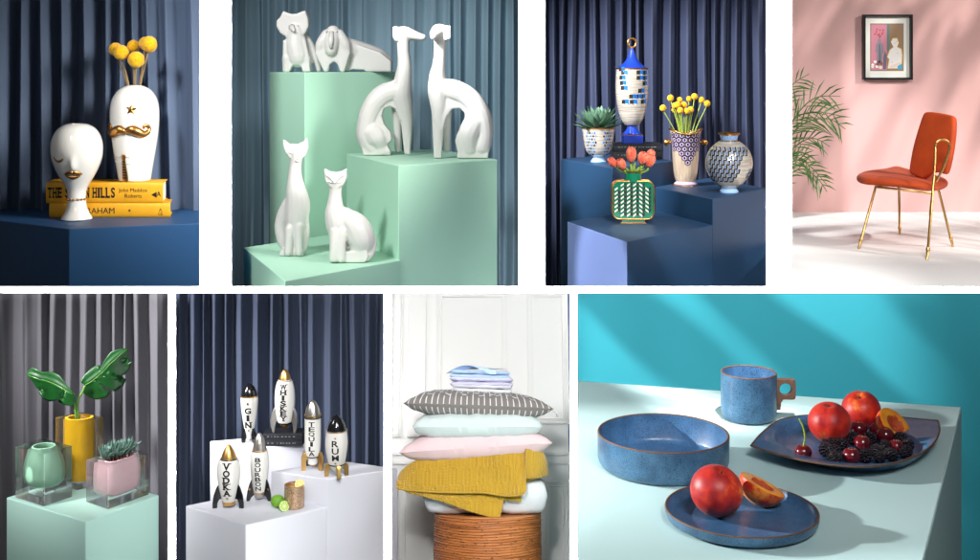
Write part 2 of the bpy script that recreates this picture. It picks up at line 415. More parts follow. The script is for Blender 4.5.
# moustache vase
prof = [(0, .5), (14.5, 0), (16, 1), (17.2, 8), (19.2, 20), (21.8, 35), (23.8, 50), (24.6, 62), (24.4, 72), (23, 80), (20.2, 86), (16, 91), (11, 94), (7.5, 95.3), (6.6, 95.5), (6, 94.5), (6, 85)]
prof = [prof[0], prof[1]] + spline(prof[2:-3], 3) + prof[-3:]
t = thing('moustache_vase', 'tall white vase with gold moustache, star and tie standing on yellow books', 'vase')
mb = MB(); mb.lathe(prof, 64, cap0=True); mb.build('body', white_gloss, t, smooth=60)
mb = MB()
for s in (-1, 1):
    P = [(.4, 50.3, 3), (6, 52.2, 4.6), (11, 50.5, 4.9), (16, 47.8, 3.8), (20, 49.5, 2.6), (21.3, 53.5, 2), (19.3, 56.5, 1.7), (17, 55.2, 1.5), (17.6, 53.4, 1.2)]
    P = spline(P, 4)
    mb.tube([Vector(on_front(prof, s * p[0] - 2, p[1], .2)) for p in P], [p[2] for p in P], 10)
mb.build('moustache', gold, t, smooth=180)
mb = MB(); pts_ = star_poly(6, 4, 72, .45, .1)
for i in range(10):
    a, b = pts_[i], pts_[(i + 1) % 10]
    mb.add([wrap(prof, a[0], a[1], .1), wrap(prof, b[0], b[1], .1), wrap(prof, 4, 72, 1.8)], [(0, 1, 2)])
mb.build('star', gold, t, smooth=0)
mb = MB()
def strip(poly, e=.5):  # ribbon in (x,z,halfwidth)
    v = []; 
    for (x, z, w) in poly: v += [wrap(prof, x - w, z, .05), wrap(prof, x - w * .6, z, e), wrap(prof, x + w * .6, z, e), wrap(prof, x + w, z, .05)]
    mb.add(v, [(4 * i + j, 4 * i + j + 1, 4 * i + j + 5, 4 * i + j + 4) for i in range(len(poly) - 1) for j in range(3)])
strip([(-5, .8, 3.6), (-5, 8, 3.2), (-5.3, 16, 2.5), (-5.6, 22, 2), (-5.6, 25.5, 2.9), (-5.5, 27.5, 1.8)], 1)
tie = mb.build('tie', gold, t, smooth=180)
mb = MB()
for i in range(7): mb.add([wrap(prof, -5.2 + a, 4 + i * 2.7 + b, 1.25) for a, b in ((-1.6, 0), (1.6, -.4), (1.6, .6), (-1.6, 1))], [(0, 1, 2, 3)])
mb.build('stripes', ink, tie, smooth=0)
mb = MB()
for s in (-1, 1):
    for zz in ((26, 22.5), (18, 21)):
        mb.tube([wrap(prof, -5.5 + s * a, zz[0] + (zz[1] - zz[0]) * a / 22, .1) for a in range(3, 24, 3)], .45, 6)
mb.build('collar', white_gloss, t, smooth=180)
kk = kb
Pv = Pb2 + Vector((24.5 * kb, 20 * kb, 20.5 * kb + .001))
ST.put(t, Pv, 0, Pv.y / F * 1.0, sx=.97)
# yellow ball flowers
billy = mat('yellow_billy_button', '#F0B800', .95, bump=(1.6, 1.0), var=(.5, .8, '#C88E00'), sheen=.3)
stem_tan = mat('dry_stem', '#8A7350', .8)
stem_green = mat('fresh_stem', '#8A9A3C', .6)
def fuzzy(mb, c, r, rnd, n=18, m=12):
    c = Vector(c); b = len(mb.v); mb.ell(c, r, n, m)
    for i in range(b, len(mb.v)):
        p = Vector(mb.v[i]) - c; mb.v[i] = tuple(c + p * rnd.uniform(.93, 1.06) * Vector((1, 1, .88)).length / 1.69)
def billy_flower(root_pt, bloom_px, base_dx, r, k, label, group, sm, st=ST, dz=0.0, mb_seed=0, sr=.9, name='billy_button_flower', gy=0, rootz=0):
    """root_pt local world position of the stem foot; bloom_px = bloom centre offset in px"""
    rnd = random.Random(mb_seed); t = thing(name, label, 'flower', group)
    bx, by, bz = bloom_px
    pts = spline([(0, 0, 0), (bx * .3 + base_dx, by * .3, bz * .4), (bx * .72 + base_dx * .6, by * .7, bz * .74), (bx, by, bz - r * .5)], 5)
    mb = MB(); mb.tube(pts, sr, 6); mb.build('stem', sm, t, smooth=180)
    mb = MB(); fuzzy(mb, (bx, by, bz), r, rnd); mb.build('bloom', billy, t, smooth=180, sub=1)
    ST.put(t, root_pt, 0, k); return t
kv = Pv.y / F
top1 = Pv + Vector((0, 0, 72 * kv))
u0, v0_ = 128.6, 187 - 72 - 2.2
fl1 = [(108.5, 53.3, 7, 3, 'far-left yellow ball flower, half hidden by its neighbour', -1),
       (116.7, 56.8, 8, -5, 'large yellow ball flower overlapping the leftmost one', -1),
       (125.5, 50.3, 6.6, 6, 'yellow ball flower at the back, between left pair and right pair', 0),
       (131.8, 63.8, 8.6, -6, 'lowest yellow ball flower, centred over the vase mouth', 0),
       (138, 47.6, 7, 5, 'yellow ball flower behind the topmost right one', 1),
       (144, 48.4, 8.3, -3, 'rightmost yellow ball flower, large and high', 1)]
for i, (u, v, r, dy, lab, s) in enumerate(fl1):
    billy_flower(top1 + Vector((s * 2.5 * kv, 0, 0)), (u - u0 - s * 2.5, dy, (v0_ - v)), 0, r, kv, lab + ', in the moustache vase', 'yellow ball flowers in the moustache vase', stem_tan, mb_seed=i)
# head vase
prof = [(0, .5), (15, 0), (15.9, .8), (15, 3), (12.4, 7), (10.4, 12), (9.3, 18), (9.2, 25), (10.4, 31), (13.6, 37), (18, 44), (22, 52), (24.8, 60), (26, 68), (25.6, 77), (23, 85), (18.5, 91), (12.5, 94.6), (8, 95.8), (7.2, 95.6), (6.8, 94), (6.8, 84)]
prof = prof[:3] + spline(prof[3:-3], 3) + prof[-3:]
def nose(p):
    x, y, z = p
    if y < 0:
        g = math.exp(-((x - 2.5) / 3.2) ** 2) * math.exp(-((z - 55) / 7.5) ** 2) * (1.15 if z > 52 else math.exp(-((z - 52) / 2.5) ** 2))
        y -= 3.3 * g * (z > 40)
        y += 1.2 * math.exp(-((x + 10) / 6) ** 2) * math.exp(-((z - 62) / 6) ** 2)
    return (x, y, z)
t = thing('head_vase', 'small white bald head vase with gold lips and closed eye', 'vase')
mb = MB(); mb.lathe(prof, 96, cap0=True, fn=nose); mb.build('body', white_gloss, t, smooth=60)
mb = MB()
P = [(-18.5, 64, .5), (-16, 60.8, .9), (-12, 59.6, 1.15), (-9, 60.8, 1.0), (-7, 63, .5)]
P = spline(P, 5); mb.tube([nose(on_front(prof, p[0], p[1], .1)) for p in P], [p[2] for p in P], 8); mb.build('eyelid', gold, t, smooth=180)
up_ = [(-7.4, 46.6, .3), (-4, 48.2, 1.5), (0, 49.2, 2.0), (2, 48.4, 1.7), (4, 49.2, 2.0), (7.5, 48, 1.5), (10.6, 46.8, .3)]
lo_ = [(-7, 46.3, .3), (-3, 44.8, 1.5), (2, 43.8, 2.1), (6.5, 44.8, 1.5), (10, 46.4, .3)]
mb = MB()
for Q in (up_, lo_):
    Q = spline(Q, 4); mb.tube([nose(on_front(prof, p[0], p[1], .5)) for p in Q], [p[2] for p in Q], 8)
mb.build('lips', gold, t, smooth=180)
mb = MB()
for i in range(16):
    a = 2 * math.pi * i / 16; mb.ell((9.7 * math.sin(a), -9.7 * math.cos(a), 20.3 + .5 * math.cos(a)), (1.5, 1.5, 1.15), 8, 6)
mb.build('necklace', gold, t, smooth=180)
Pf = ST.at(76.8, 219.5, z=z1); ST.put(t, Pf, R_(4), None, sx=.96)

# ================================================================== STAGE 2 : white animals on mint blocks
teal_cloth = mat('teal_curtain_cloth', '#8AA6B5', .8, bump=(1.2, .3), var=(.05, .5, '#63808F', (1, 1, .2)))
curtain('dusty teal linen curtain behind the mint blocks', 216, 534, 12.1, -60, 305, 18, 12, 11, teal_cloth, sharp=.9)
mint = mat('mint_paint', '#B4E2C8', .55, bump=(.4, .08), var=(.035, .4, '#A8D8BC'))
blk_low, z2l = block3('low mint block in front, carrying the two white cats', (243.5, 247.5), (285, 281), (400.5, 260), 8.0, 2.0, mint)
blk_mid, z2m = block3('mid-height mint block under the two white greyhounds', (346.6, 153.8), (398.4, 165.7), (497.4, 159.5), 8.885, 2.6, mint)
block('tallest mint pedestal, carrying the stub-legged cat and the basset hound', fourth([(269.4, 10.75), (304.8, 10.3), (402, 11.0)]), -(72.3 - HV) / F * 10.3, 3.2, mint)
z2t = -(72.3 - HV) / F * 10.3
def sculpt(name, label, u0, v0, P, parts, vox=1.0, k=None, sx=1, extra=None, rsm=5):
    """parts: list of chains; chain = [(u, v, r, y)...] in picture pixels around (u0, v0); flattened ellipse factor last"""
    t = thing(name, label, 'figurine')
    mb = MB()
    for ch in parts:
        fl_ = 1.0
        if isinstance(ch, tuple): fl_, ch = ch
        ch = [(c + (0,))[:4] for c in ch]
        P_ = spline(ch, 5) if len(ch) > 2 else ch
        pts = [(c[0] - u0, c[3], v0 - c[1]) for c in P_]; rr = [c[2] for c in P_]
        mb.tube(pts, rr, 14, flat=fl_)
        for q in (0, -1): mb.ell(pts[q], (rr[q], rr[q] * fl_, rr[q]), 12, 8)
    if extra: extra(mb)
    mb.build('body', matte_white, t, smooth=180, remesh=vox, rsm=rsm)
    ST.put(t, P, 0, k, sx); return t
def slab(mb, u0, v0, poly, y0, y1): mb.prism([(u - u0, v0 - v) for u, v in poly], y0, y1, 'y')
# greyhounds
Pg = ST.at(385, 155.5, z=z2m)
def ex(mb):
    slab(mb, 385, 155.5, [(366, 155), (391, 155), (391, 151), (388, 146), (368, 140)], -5, 8)
    slab(mb, 385, 155.5, [(392.8, 27), (396.5, 26), (400, 28), (400.5, 40), (396, 42), (393, 38)], -6, 5)
    slab(mb, 385, 155.5, [(400, 78), (388, 82.5), (377, 88), (367, 99), (361, 113), (359, 128), (360, 142), (364, 155), (378, 155), (390, 151), (384, 147), (392, 140), (391, 132), (385, 125), (382, 116), (384, 109), (390, 106), (396, 109), (400, 120), (408, 110)], -6, 8)
    slab(mb, 385, 155.5, [(404.5, 154), (410.3, 154), (412, 110), (399, 100)], -4, 2)
sculpt('greyhound_figurine', 'white greyhound figurine on the left, its snout pointing right', 385, 155.5, Pg, [
    [(398, 32.5, 5.8), (405, 33, 6.8), (412, 35, 5.6), (418, 36.6, 4.2), (423, 37.3, 3.2)],
    [(403, 36, 6.8), (403.5, 52, 6.2), (404.5, 66, 7.2), (403, 80, 9), (401, 94, 11), (404, 108, 9), (407, 124, 6), (408, 140, 4), (407.6, 151, 3.4)],
    [(400, 92, 10), (388, 93, 11), (378, 100, 11), (371, 111, 10.5), (367, 124, 10), (366, 137, 9.5), (371, 147, 8)],
    [(372, 132, 12), (378, 140, 12), (380, 148, 7)], [(384, 138, 8), (388, 137, 5.5)],
    [(396, 96, 8, 8), (397, 116, 5.5, 10), (397, 136, 4, 11), (397, 150, 3.4, 11)]], .9, extra=ex)
Pg = ST.at(465, 158.5, z=z2m)
def ex(mb):
    slab(mb, 465, 158.5, [(457, 158), (488, 158), (490.5, 140), (470, 138), (464, 149), (457.5, 153)], -6, 8)
    slab(mb, 465, 158.5, [(445, 26), (450.8, 26), (450.8, 39), (446, 40.5), (443, 34)], -6, 5)
    slab(mb, 465, 158.5, [(438, 76), (452, 83), (466, 87), (478, 97), (486, 111), (489, 128), (489, 145), (487, 158), (462, 158), (458, 152), (455, 140), (460, 130), (465, 121), (465, 113), (460, 108), (452, 109), (446, 118), (443, 130), (434, 120)], -6, 8)
    slab(mb, 465, 158.5, [(434, 158), (441.6, 158), (443.5, 120), (431, 95)], -4, 3)
sculpt('greyhound_figurine', 'white greyhound figurine on the right, its head turned to the front', 465, 158.5, Pg, [
    [(445, 31, 6, 1), (439, 31.5, 7.6, -1), (436, 34, 6.2, -6), (434.5, 36, 4.4, -11), (434, 37, 3.4, -14)],
    [(440, 36, 6.8), (440, 50, 6), (439, 64, 6.5), (437.5, 76, 8.5), (438, 90, 10.5), (439, 104, 9), (439, 120, 6.5), (438.5, 138, 5), (437.8, 153, 4)],
    [(441, 88, 9), (452, 90, 11), (464, 95, 11), (474, 104, 11), (481, 118, 11), (484, 134, 9.5), (482, 147, 9)],
    [(476, 122, 12), (470, 135, 12), (470, 148, 9)], [(464, 135, 7), (461, 137, 5)],
    [(445, 98, 8, 8), (446, 120, 5, 10), (446.5, 138, 3.6, 11), (446.5, 150, 3.4, 11)]], .9, extra=ex)
# tall cat
Pc = ST.at(293, 255, z=z2l)
def ex(mb):
    slab(mb, 293, 255, [(283.6, 139), (289, 143.5), (297, 144.2), (303.5, 141.5), (307.4, 137.6), (308.4, 148), (305.5, 156), (299.5, 161.4), (292.5, 160), (286, 152), (284, 146)], -5.5, 3)
    slab(mb, 293, 255, [(280, 254.8), (305, 254.8), (304.5, 250), (300, 247), (282, 249)], -9, 6)
sculpt('sitting_cat_figurine', 'taller white cat figurine with a very long neck, on the low mint block', 293, 255, Pc, [
    [(297, 152, 7, -1), (295.5, 164, 6), (295, 176, 7), (296, 190, 10), (298, 204, 12.2), (297, 218, 11.5), (296, 232, 9.5), (295.5, 248, 8)],
    [(289, 205, 8, 6), (283, 217, 8, 8), (280, 229, 7, 8), (283, 243, 6.5, 6), (285, 250, 4, 3)],
    [(300, 225, 5, -7), (300.5, 240, 4.2, -9), (301, 251, 4, -10)], [(291, 228, 5, -7), (290.5, 240, 4.2, -9), (290, 251, 4, -10)],
    [(304, 215, 4.5, 0), (306, 232, 3.5, 2), (304, 248, 3.5, -1)]], .9, extra=ex)
def cat_face(t_, pts):
    mb = MB()
    for ch, r in pts: mb.tube(spline(ch, 4), r, 6)
    mb.build('face', matte_white, t_, smooth=180)
cats = [o for o in COL.objects if o.name.startswith('sitting_cat')]
cat_face(cats[0], [([(-3, -5.6, 103), (1, -6.4, 101.5), (4.5, -6.4, 98), (6, -6.6, 95.5)], .7), ([(13, -5.4, 105), (9.5, -6.2, 102), (7.5, -6.4, 98.5), (6.4, -6.6, 95.5)], .7), ([(4, -6.3, 94.8), (6, -7, 94), (8.3, -6.3, 94.8)], .8)])
# short cat
Pc = ST.at(352, 261.5, z=z2l)
def ex(mb):
    slab(mb, 352, 261.5, [(324.6, 168), (329, 171), (336, 172), (342, 170.8), (346.6, 168), (346.8, 178), (344, 184.5), (338, 188), (331, 186.5), (326, 181)], -6.5, 4)
    slab(mb, 352, 261.5, [(331, 260.8), (366, 261), (370, 255), (368, 250), (334, 250)], -11, 10)
t = sculpt('sitting_cat_figurine', 'shorter white cat figurine with a rounded body and curled tail', 352, 261.5, Pc, [
    [(336, 179, 7.5, -1), (335.5, 190, 6.2), (335, 202, 7.6), (335.5, 214, 11), (338, 226, 12), (339.5, 240, 9), (339.5, 252, 7.5)],
    [(345, 216, 9), (355, 226, 14), (361, 240, 14.5), (360, 250, 11)],
    [(336, 230, 5.5, -8), (335.5, 244, 4.6, -11), (335, 256.5, 4.2, -12)], [(343, 230, 5, -8), (342.5, 244, 4.4, -11), (342.5, 257, 4, -12)],
    [(352, 213, 2.2, 4), (360, 220, 2.6, 6), (368, 229, 2.9, 6), (373.5, 240, 3, 3), (373, 250, 3, -2), (368, 257.5, 3, -6)]], .9, extra=ex)
cat_face(t, [([(-25, -6.6, 87), (-21, -7.4, 84.5), (-18, -7.6, 81.5), (-16.5, -7.8, 79)], .75), ([(-7.5, -6.6, 87), (-11.5, -7.4, 84.5), (-14.5, -7.6, 81.5), (-16, -7.8, 79)], .75), ([(-22.5, -7, 80.6), (-20.5, -7.4, 79.6), (-18.5, -7, 80.6)], .5), ([(-14, -7, 80.6), (-12, -7.4, 79.6), (-10, -7, 80.6)], .5)])
# round-headed cat on top
Pt = Vector(((297.5 - 490) / F * 10.75, 10.75, z2t))
def ex(mb):
    slab(mb, 297.5, 71.8, [(281, 17), (284, 10.8), (288, 12.5), (293, 13.8), (298, 13.4), (303, 11), (306, 10.3), (309, 19), (309.3, 26), (306, 33), (300, 37.8), (289, 38), (281, 33), (277, 26), (277.6, 20)], -6, 6)
    slab(mb, 297.5, 71.8, [(284, 40), (306, 38), (309, 52), (311.5, 71.5), (303.5, 71.5), (302, 66), (298, 63.5), (293.5, 64.5), (290.5, 71.5), (283.5, 71.5)], -7, 9)
t = sculpt('round_headed_cat_figurine', 'white round-faced cat figurine with pointed nose, standing on the tallest mint pedestal', 297.5, 71.8, Pt, [
    [(296, 30, 9), (296, 44, 11), (298, 56, 11.5)], [(287, 58, 4.5, -4), (287, 69, 3.8, -4)], [(307, 58, 4.5, -3), (307.5, 69, 3.6, -3)],
    [(304, 36, 4, 8), (311, 50, 4.5, 9), (316.5, 64, 3.6, 9), (317.5, 69, 3, 9)]], .9, extra=ex)
mb = MB(); mb.tube([(-4.5, -7, 45), (-2.5, -12, 42.5), (-1, -15, 40.5)], [3.4, 2.2, .8], 10); mb.ell((-7, -7.2, 46), 1.1, 8, 6); mb.ell((1.5, -7.2, 46), 1.1, 8, 6); mb.ell((-6, -7.3, 36.5), 1.2, 8, 6); mb.build('face', matte_white, t, smooth=180)
# basset hound
Pt = Vector(((340 - 490) / F * 10.75, 10.75, z2t))
def ex(mb):
    slab(mb, 340, 71.8, [(316, 53), (325, 71.5), (328, 71.5), (331, 64), (335, 61), (338.5, 64), (341, 71.5), (345, 71.5), (351, 53), (343, 34), (325, 34)], -8, 4)
    slab(mb, 340, 71.8, [(351, 42), (380, 52), (391, 61), (391, 71.5), (366, 71.5), (364, 69.5), (352, 69), (346, 71.5), (343, 60)], 2, 22)
t = sculpt('basset_hound_figurine', 'white basset hound figurine with long ears lying along the tallest mint pedestal', 340, 71.8, Pt, [
    [(333.5, 32, 7, -4), (333, 42, 7.5, -7), (332.5, 50, 6, -9)], [(327, 34, 5, -4), (321.5, 44, 5.5, -4), (319.5, 52, 3.6, -4)],
    [(340, 34, 5, -4), (345.5, 44, 5.5, -4), (348, 52, 3.6, -4)], [(342, 46, 10, 6), (356, 52, 12, 14), (374, 58, 11.5, 22), (382, 62, 9, 25)],
    [(327, 60, 4.5, -4), (327, 69, 3.2, -5)], [(343, 60, 4.5, -4), (343, 69, 3.2, -5)]], .9, extra=ex)
mb = MB(); mb.tube([(-7, -11, 40), (-7, -15, 31), (-7, -16.5, 24)], [2.4, 2.8, 1.6], 8); mb.ell((-12, -10, 40.5), 1.2, 8, 6); mb.ell((-2.5, -10, 40.5), 1.2, 8, 6); mb.build('face', matte_white, t, smooth=180)

# ================================================================== STAGE 3 : patterned vases on navy blocks
indigo_cloth = mat('indigo_curtain_cloth', '#3D4560', .7, bump=(1.4, .3), var=(.05, .5, '#23283B', (1, 1, .2)))
curtain('dark indigo pleated curtain behind the patterned vases', 536, 785, 11.6, -60, 300, 13, 15, 21, indigo_cloth, ex=1.2, sharp=.8)
nb3 = mat('dark_blue_block_paint', '#22405F', .45, bump=(.4, .08), var=(.05, .5, '#1D3752'))
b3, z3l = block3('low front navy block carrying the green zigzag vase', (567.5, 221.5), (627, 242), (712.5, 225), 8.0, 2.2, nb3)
lit_side = mat('navy_block_lit_side', '#7484B6', .5, bump=(.4, .08), var=(.02, .3, '#6B7BAC'))  # side light painted in: pale tone for the navy block's left face
b3.data.materials.append(lit_side)
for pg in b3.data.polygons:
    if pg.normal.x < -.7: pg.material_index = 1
b3, z3r = block3('right navy block carrying the tall cup vase and round vase', (655, 187), (712.6, 199), (765.7, 188), 8.88, 2.4, nb3)
b3, z3t = block3('rear left navy block carrying succulent bowl and blue urn', (561, 159), (612, 168), (676, 161), 9.62, 2.6, nb3)
beige = mat('ivory_striped_glaze', '#D6CDBF', .24, .3, var=(1.1, .7, '#8C8074', (.05, .05, 1)), coat=.5)
beige_v = mat('ivory_fluted_glaze', '#CDB69C', .28, .35, var=(.5, .7, '#8F7A6A', (1, 1, .04)), coat=.5)
cobalt = mat('cobalt_glaze', '#1E3FB0', .3, coat=.5, var=(.1, .3))
azure = mat('azure_glaze', '#1C6FC4', .25, coat=.4)
pale_blue = mat('pale_blue_glaze', '#8FB0D8', .3, coat=.5)
lilac = mat('lilac_glaze', '#B9A6C4', .3, coat=.4)
jade = mat('jade_glaze', '#0D7552', .25, coat=.6)
white_gl2 = mat('offwhite_glaze', '#E4DDD0', .3, coat=.4)
slate = mat('slate_glaze', '#6D7C96', .3, coat=.3)
def urn_like(name, label, prof, m, P, sx=.97, n=56, k=None, rz=0):
    t = thing(name, label, 'vase'); mb = MB(); mb.lathe(prof, n, cap0=True); mb.build('body', m, t, smooth=50)
    ST.put(t, P, rz, k, sx); return t
# black books under the urn
Pb = ST.at(641, 161.5, z=z3t) ; Pb.y += .25
blackcloth = mat('black_book_cloth', '#1B1C22', .5, bump=(2, .1))
specks = mat('grey_lettering', '#8C8C94', .6)
def black_book(P, L, Hh, D, label, seed):
    t = thing('book', label, 'book', 'black books'); mb = MB()
    mb.box((0, D / 2, .6), (L, D, 1.2)); mb.box((0, D / 2, Hh - .6), (L, D, 1.2)); mb.box((0, .5, Hh / 2), (L, 1, Hh - 2.4)); mb.build('cover', blackcloth, t, bevel=.3)
    mb = MB(); mb.box((0, D / 2 + .2, Hh / 2), (L - 2, D - 2, Hh - 2.4)); mb.build('pages', blackcloth, t, smooth=0)
    rnd = random.Random(seed); mb = MB(); x = -L * .38
    while x < L * .36:
        w = rnd.uniform(.8, 2.2); mb.box((x, -.04, Hh / 2), (w, .1, rnd.uniform(.5, .9))); x += w + rnd.uniform(.5, 3)
    mb.build('lettering', specks, t, smooth=0); ST.put(t, P); return t
kb = Pb.y / F
black_book(Pb + Vector((0, 0, 0)), 50, 8.5, 30, 'lower black book in the rear, under the blue urn', 1)
black_book(Pb + Vector((.5 * kb, .01, 8.6 * kb)), 49, 7, 29, 'upper black book directly beneath the blue urn foot', 2)
Pu = Pb + Vector((-4 * kb, 12 * kb, 15.7 * kb))
ku = Pu.y / F * .99
ub = [(7, 18), (9, 20), (11.5, 24), (14, 31), (16, 41), (17, 52), (17, 62), (16.6, 70), (16.2, 74.5)]
ub = spline(ub, 3)
t = thing('lidded_urn', 'tall ivory and cobalt blue urn with pointed lid and gold ring finial', 'urn')
mb = MB(); mb.lathe([(0, 18)] + ub + [(0, 74.5)], 56); mb.build('body', beige, t, smooth=50)
mb = MB(); mb.box((0, 0, 4.2), (20.5, 20.5, 8.4)); mb.lathe([(9.5, 8.4), (10, 9.2), (9, 10.4), (6.6, 12.5), (5, 15.5), (4.2, 17)], 40); mb.build('foot', cobalt, t, bevel=.4)
mb = MB(); mb.lathe([(4.6, 16.6), (5.4, 17.3), (4.6, 18.2), (7, 18.4)], 40); mb.build('gold_band', gold, t); mb = MB(); mb.lathe([(16.3, 74.2), (17, 74.9), (16.6, 75.6), (15, 75.8)], 48)
mb.build('gold_band', gold, t)
mb = MB(); mb.box((0, 0, 8.4), (21, 21, .5)); mb.build('gold_band', gold, t, smooth=0)
lid_p = spline([(16.2, 75.5), (13, 77.5), (9, 80.5), (5.5, 85), (3.4, 90), (2.2, 94), (1.6, 95.5)], 3)
mb = MB(); mb.lathe([(0, 75.5)] + lid_p + [(0, 96)], 48); lid = mb.build('lid', cobalt, t, smooth=50)
mb = MB(); mb.tube([(4.3 * math.cos(a * .3927), 0, 101 + 4.6 * math.sin(a * .3927)) for a in range(16)], 1.05, 10, closed=True); mb.ell((0, 0, 96), (1.8, 1.8, 1.2), 10, 6); mb.build('ring', gold, lid, smooth=180)
motifs = [(-14.5, 70), (-14.5, 65), (-14.2, 60), (-13, 55), (-10.5, 41.5), (-13.2, 70), (-11, 65), (7.5, 70), (14.5, 70), (7.3, 65), (14.8, 65), (14.3, 60), (8.8, 52.5), (-1, 47.5), (4.3, 47.5), (11.5, 47.5), (.5, 42.2), (12, 42.2), (-7, 47), (6.5, 43), (-8, 57)]
U = lambda u, v: (u, v)
mb = MB(); n_ = 0
mots = [(313, 222), (330, 238), (318, 262), (322, 288), (328, 312), (412, 237), (448, 238), (412, 263), (447, 264), (446, 290), (420, 325), (375, 352), (402, 352), (430, 352), (335, 378), (378, 378), (436, 378)]
for (x, y) in mots:
    dx = (x - 380) * .204; z = 74.5 - (y - 222) * .204 / .98
    for (mi, a, b) in ((1, -3.8, .1), (0, .1, 3.8)):
        mb.cur = mi; zs = -.6 if mi else .6
        mb.add([wrap(ub, dx + a, z - 2.0 + zs, .22), wrap(ub, dx + b, z - 2.0 - (zs if not mi else 0), .22), wrap(ub, dx + b, z + 2.0, .22), wrap(ub, dx + a, z + 2.0 + zs * .5, .22)], [(0, 1, 2, 3)])
    mb.cur = 2; mb.add([wrap(ub, dx - 3.2, z - 3.1, .2), wrap(ub, dx + 3, z - 3.1, .2), wrap(ub, dx + 3, z - 2.3, .2), wrap(ub, dx - 3.2, z - 2.3, .2)], [(0, 1, 2, 3)])
mb.build('cube_pattern', [azure, ink, white_gl2], t, smooth=0)
ST.put(t, Pu, 0, ku, .97)
# succulent bowl
Ps = ST.at(599, 162.5, z=z3t); Ps.y += .05
ks = Ps.y / F
bp = spline([(5, 5), (9, 7), (12.5, 11), (14.6, 17), (15.8, 24), (16.8, 31), (17.2, 34)], 3)
t = thing('bowl_vase', 'ivory footed bowl with blue diamond pattern holding a large succulent', 'vase')
mb = MB(); mb.lathe([(0, 5)] + bp + [(15.5, 34), (14.5, 30), (0, 30)], 56); mb.build('body', beige, t, smooth=50)
mb = MB(); mb.lathe([(0, 0), (8, 0), (8.3, .8), (6.4, 3), (5, 5.5), (0, 5.6)], 40); mb.build('foot', pale_blue, t)
mb = MB(); mb.lathe([(16.6, 33), (17.6, 33.6), (17.6, 34.6), (16.4, 35), (15.4, 34)], 48); mb.build('rim', gold, t)
mb = MB(); rnd = random.Random(4)
for cx in (-9.5, 9.5, -27, 27, 36):
    for i in range(8):
        for j in range(5):
            z = 8 + i * 3.1; x = cx + (j - 2) * 2.7 + (i % 2) * 1.3
            if abs(j - 2 + (i % 2) * .5) > 2.2 - abs(i - 5) * .1: continue
            mb.cur = (i * 2 + j) % 3
            mb.add([wrap(bp, x - 1.2, z, .15), wrap(bp, x, z - 1.4, .15), wrap(bp, x + 1.2, z, .15), wrap(bp, x, z + 1.4, .15)], [(0, 1, 2, 3)])
mb.build('diamond_pattern', [ink, slate, azure], t, smooth=0)
ST.put(t, Ps, 0, ks, .97)
succ = mat('succulent_leaf', '#5E8066', .55, var=(.12, .8, '#3A5C48'), sss=.0)
def leaf_mb(mb, base, d, L, wd_, th, up, tipc=.0):
    """a fleshy pointed leaf from base along d"""
    d = Vector(d).normalized(); side = d.cross(Vector(up)); side.normalize(); nrm = side.cross(d)
    secs = [(0, .35), (.15, .7), (.4, 1), (.65, .9), (.85, .5), (1, .02)]; vs = []; n = 6
    for (q, w) in secs:
        c = Vector(base) + d * L * q + nrm * (L * .12 * q * q)
        for i in range(n):
            a = 2 * math.pi * i / n; vs.append(c + side * math.cos(a) * wd_ * w + nrm * math.sin(a) * th * w * (1 if math.sin(a) < 0 else .45))
    fs = [(j * n + i, j * n + (i + 1) % n, (j + 1) * n + (i + 1) % n, (j + 1) * n + i) for j in range(len(secs) - 1) for i in range(n)]
    mb.add(vs, fs)
t = thing('succulent_plant', 'large grey-green rosette succulent with pointed leaves in the footed bowl', 'plant')
mb = MB(); rnd = random.Random(8)
for ring, (nn, el, L) in enumerate(((11, 8, 25), (12, 24, 25), (11, 42, 24), (8, 60, 21), (5, 78, 18))):
    for i in range(nn):
        a = 2 * math.pi * (i + .5 * ring + rnd.uniform(-.15, .15)) / nn; e = R_(el + rnd.uniform(-5, 5))
        d = (math.cos(a) * math.cos(e), math.sin(a) * math.cos(e), math.sin(e)); leaf_mb(mb, (d[0] * 3, d[1] * 3, ring * .8), d, L * rnd.uniform(.9, 1.1), 3.5, 1.6, (0, 0, 1))
mb.build('leaves', succ, t, smooth=60)
mb = MB(); mb.tube([(0, 0, -6), (0, 0, 3)], 3, 8); mb.build('stem', succ, t)
ST.put(t, Ps + Vector((0, 0, 33.5 * ks)), 0, ks)
# green zigzag vase
Pz = ST.at(632.8, 222.5, z=z3l)
t = thing('square_vase', 'squarish green, black and white zigzag vase holding orange tulips', 'vase')
def rrect(w, h, r, n=5, cz=0):
    out = []
    for (sx_, sz_, a0) in ((1, -1, -90), (1, 1, 0), (-1, 1, 90), (-1, -1, 180)):
        for i in range(n + 1):
            a = R_(a0 + 90 * i / n); out.append((sx_ * (w / 2 - r) + r * math.cos(a), cz + sz_ * (h / 2 - r) + r * math.sin(a)))
    return out
mb = MB(); mb.prism(rrect(41.5, 38, 7, 6, 23), -6.5, 6.5, 'y'); mb.build('body', jade, t, bevel=1.2, smooth=40)
for ys in (-6.6, 6.6):
    mb = MB(); mb.tube([(x, ys, z) for x, z in rrect(41.2, 37.7, 6.9, 6, 23)], .8, 8, closed=True); mb.build('edging', gold, t, smooth=60)
mb = MB(); mb.lathe([(7.8, 50), (9.3, 50.6), (9.4, 51.6), (8.4, 52), (7.2, 51)], 36); mb.build('rim', gold, t, smooth=60)
mb = MB(); mb.box((0, 0, .4), (25, 12, .8)); mb.build('base', gold, t, smooth=0)
mb = MB(); mb.lathe([(8.2, 41.5), (8.2, 50.5), (7.2, 50.5), (7.2, 43)], 36); mb.build('neck', jade, t)
mb = MB(); mb.box((0, 0, 2.6), (23, 10.5, 3.8)); mb.build('foot', jade, t, bevel=.4)
mb = MB()
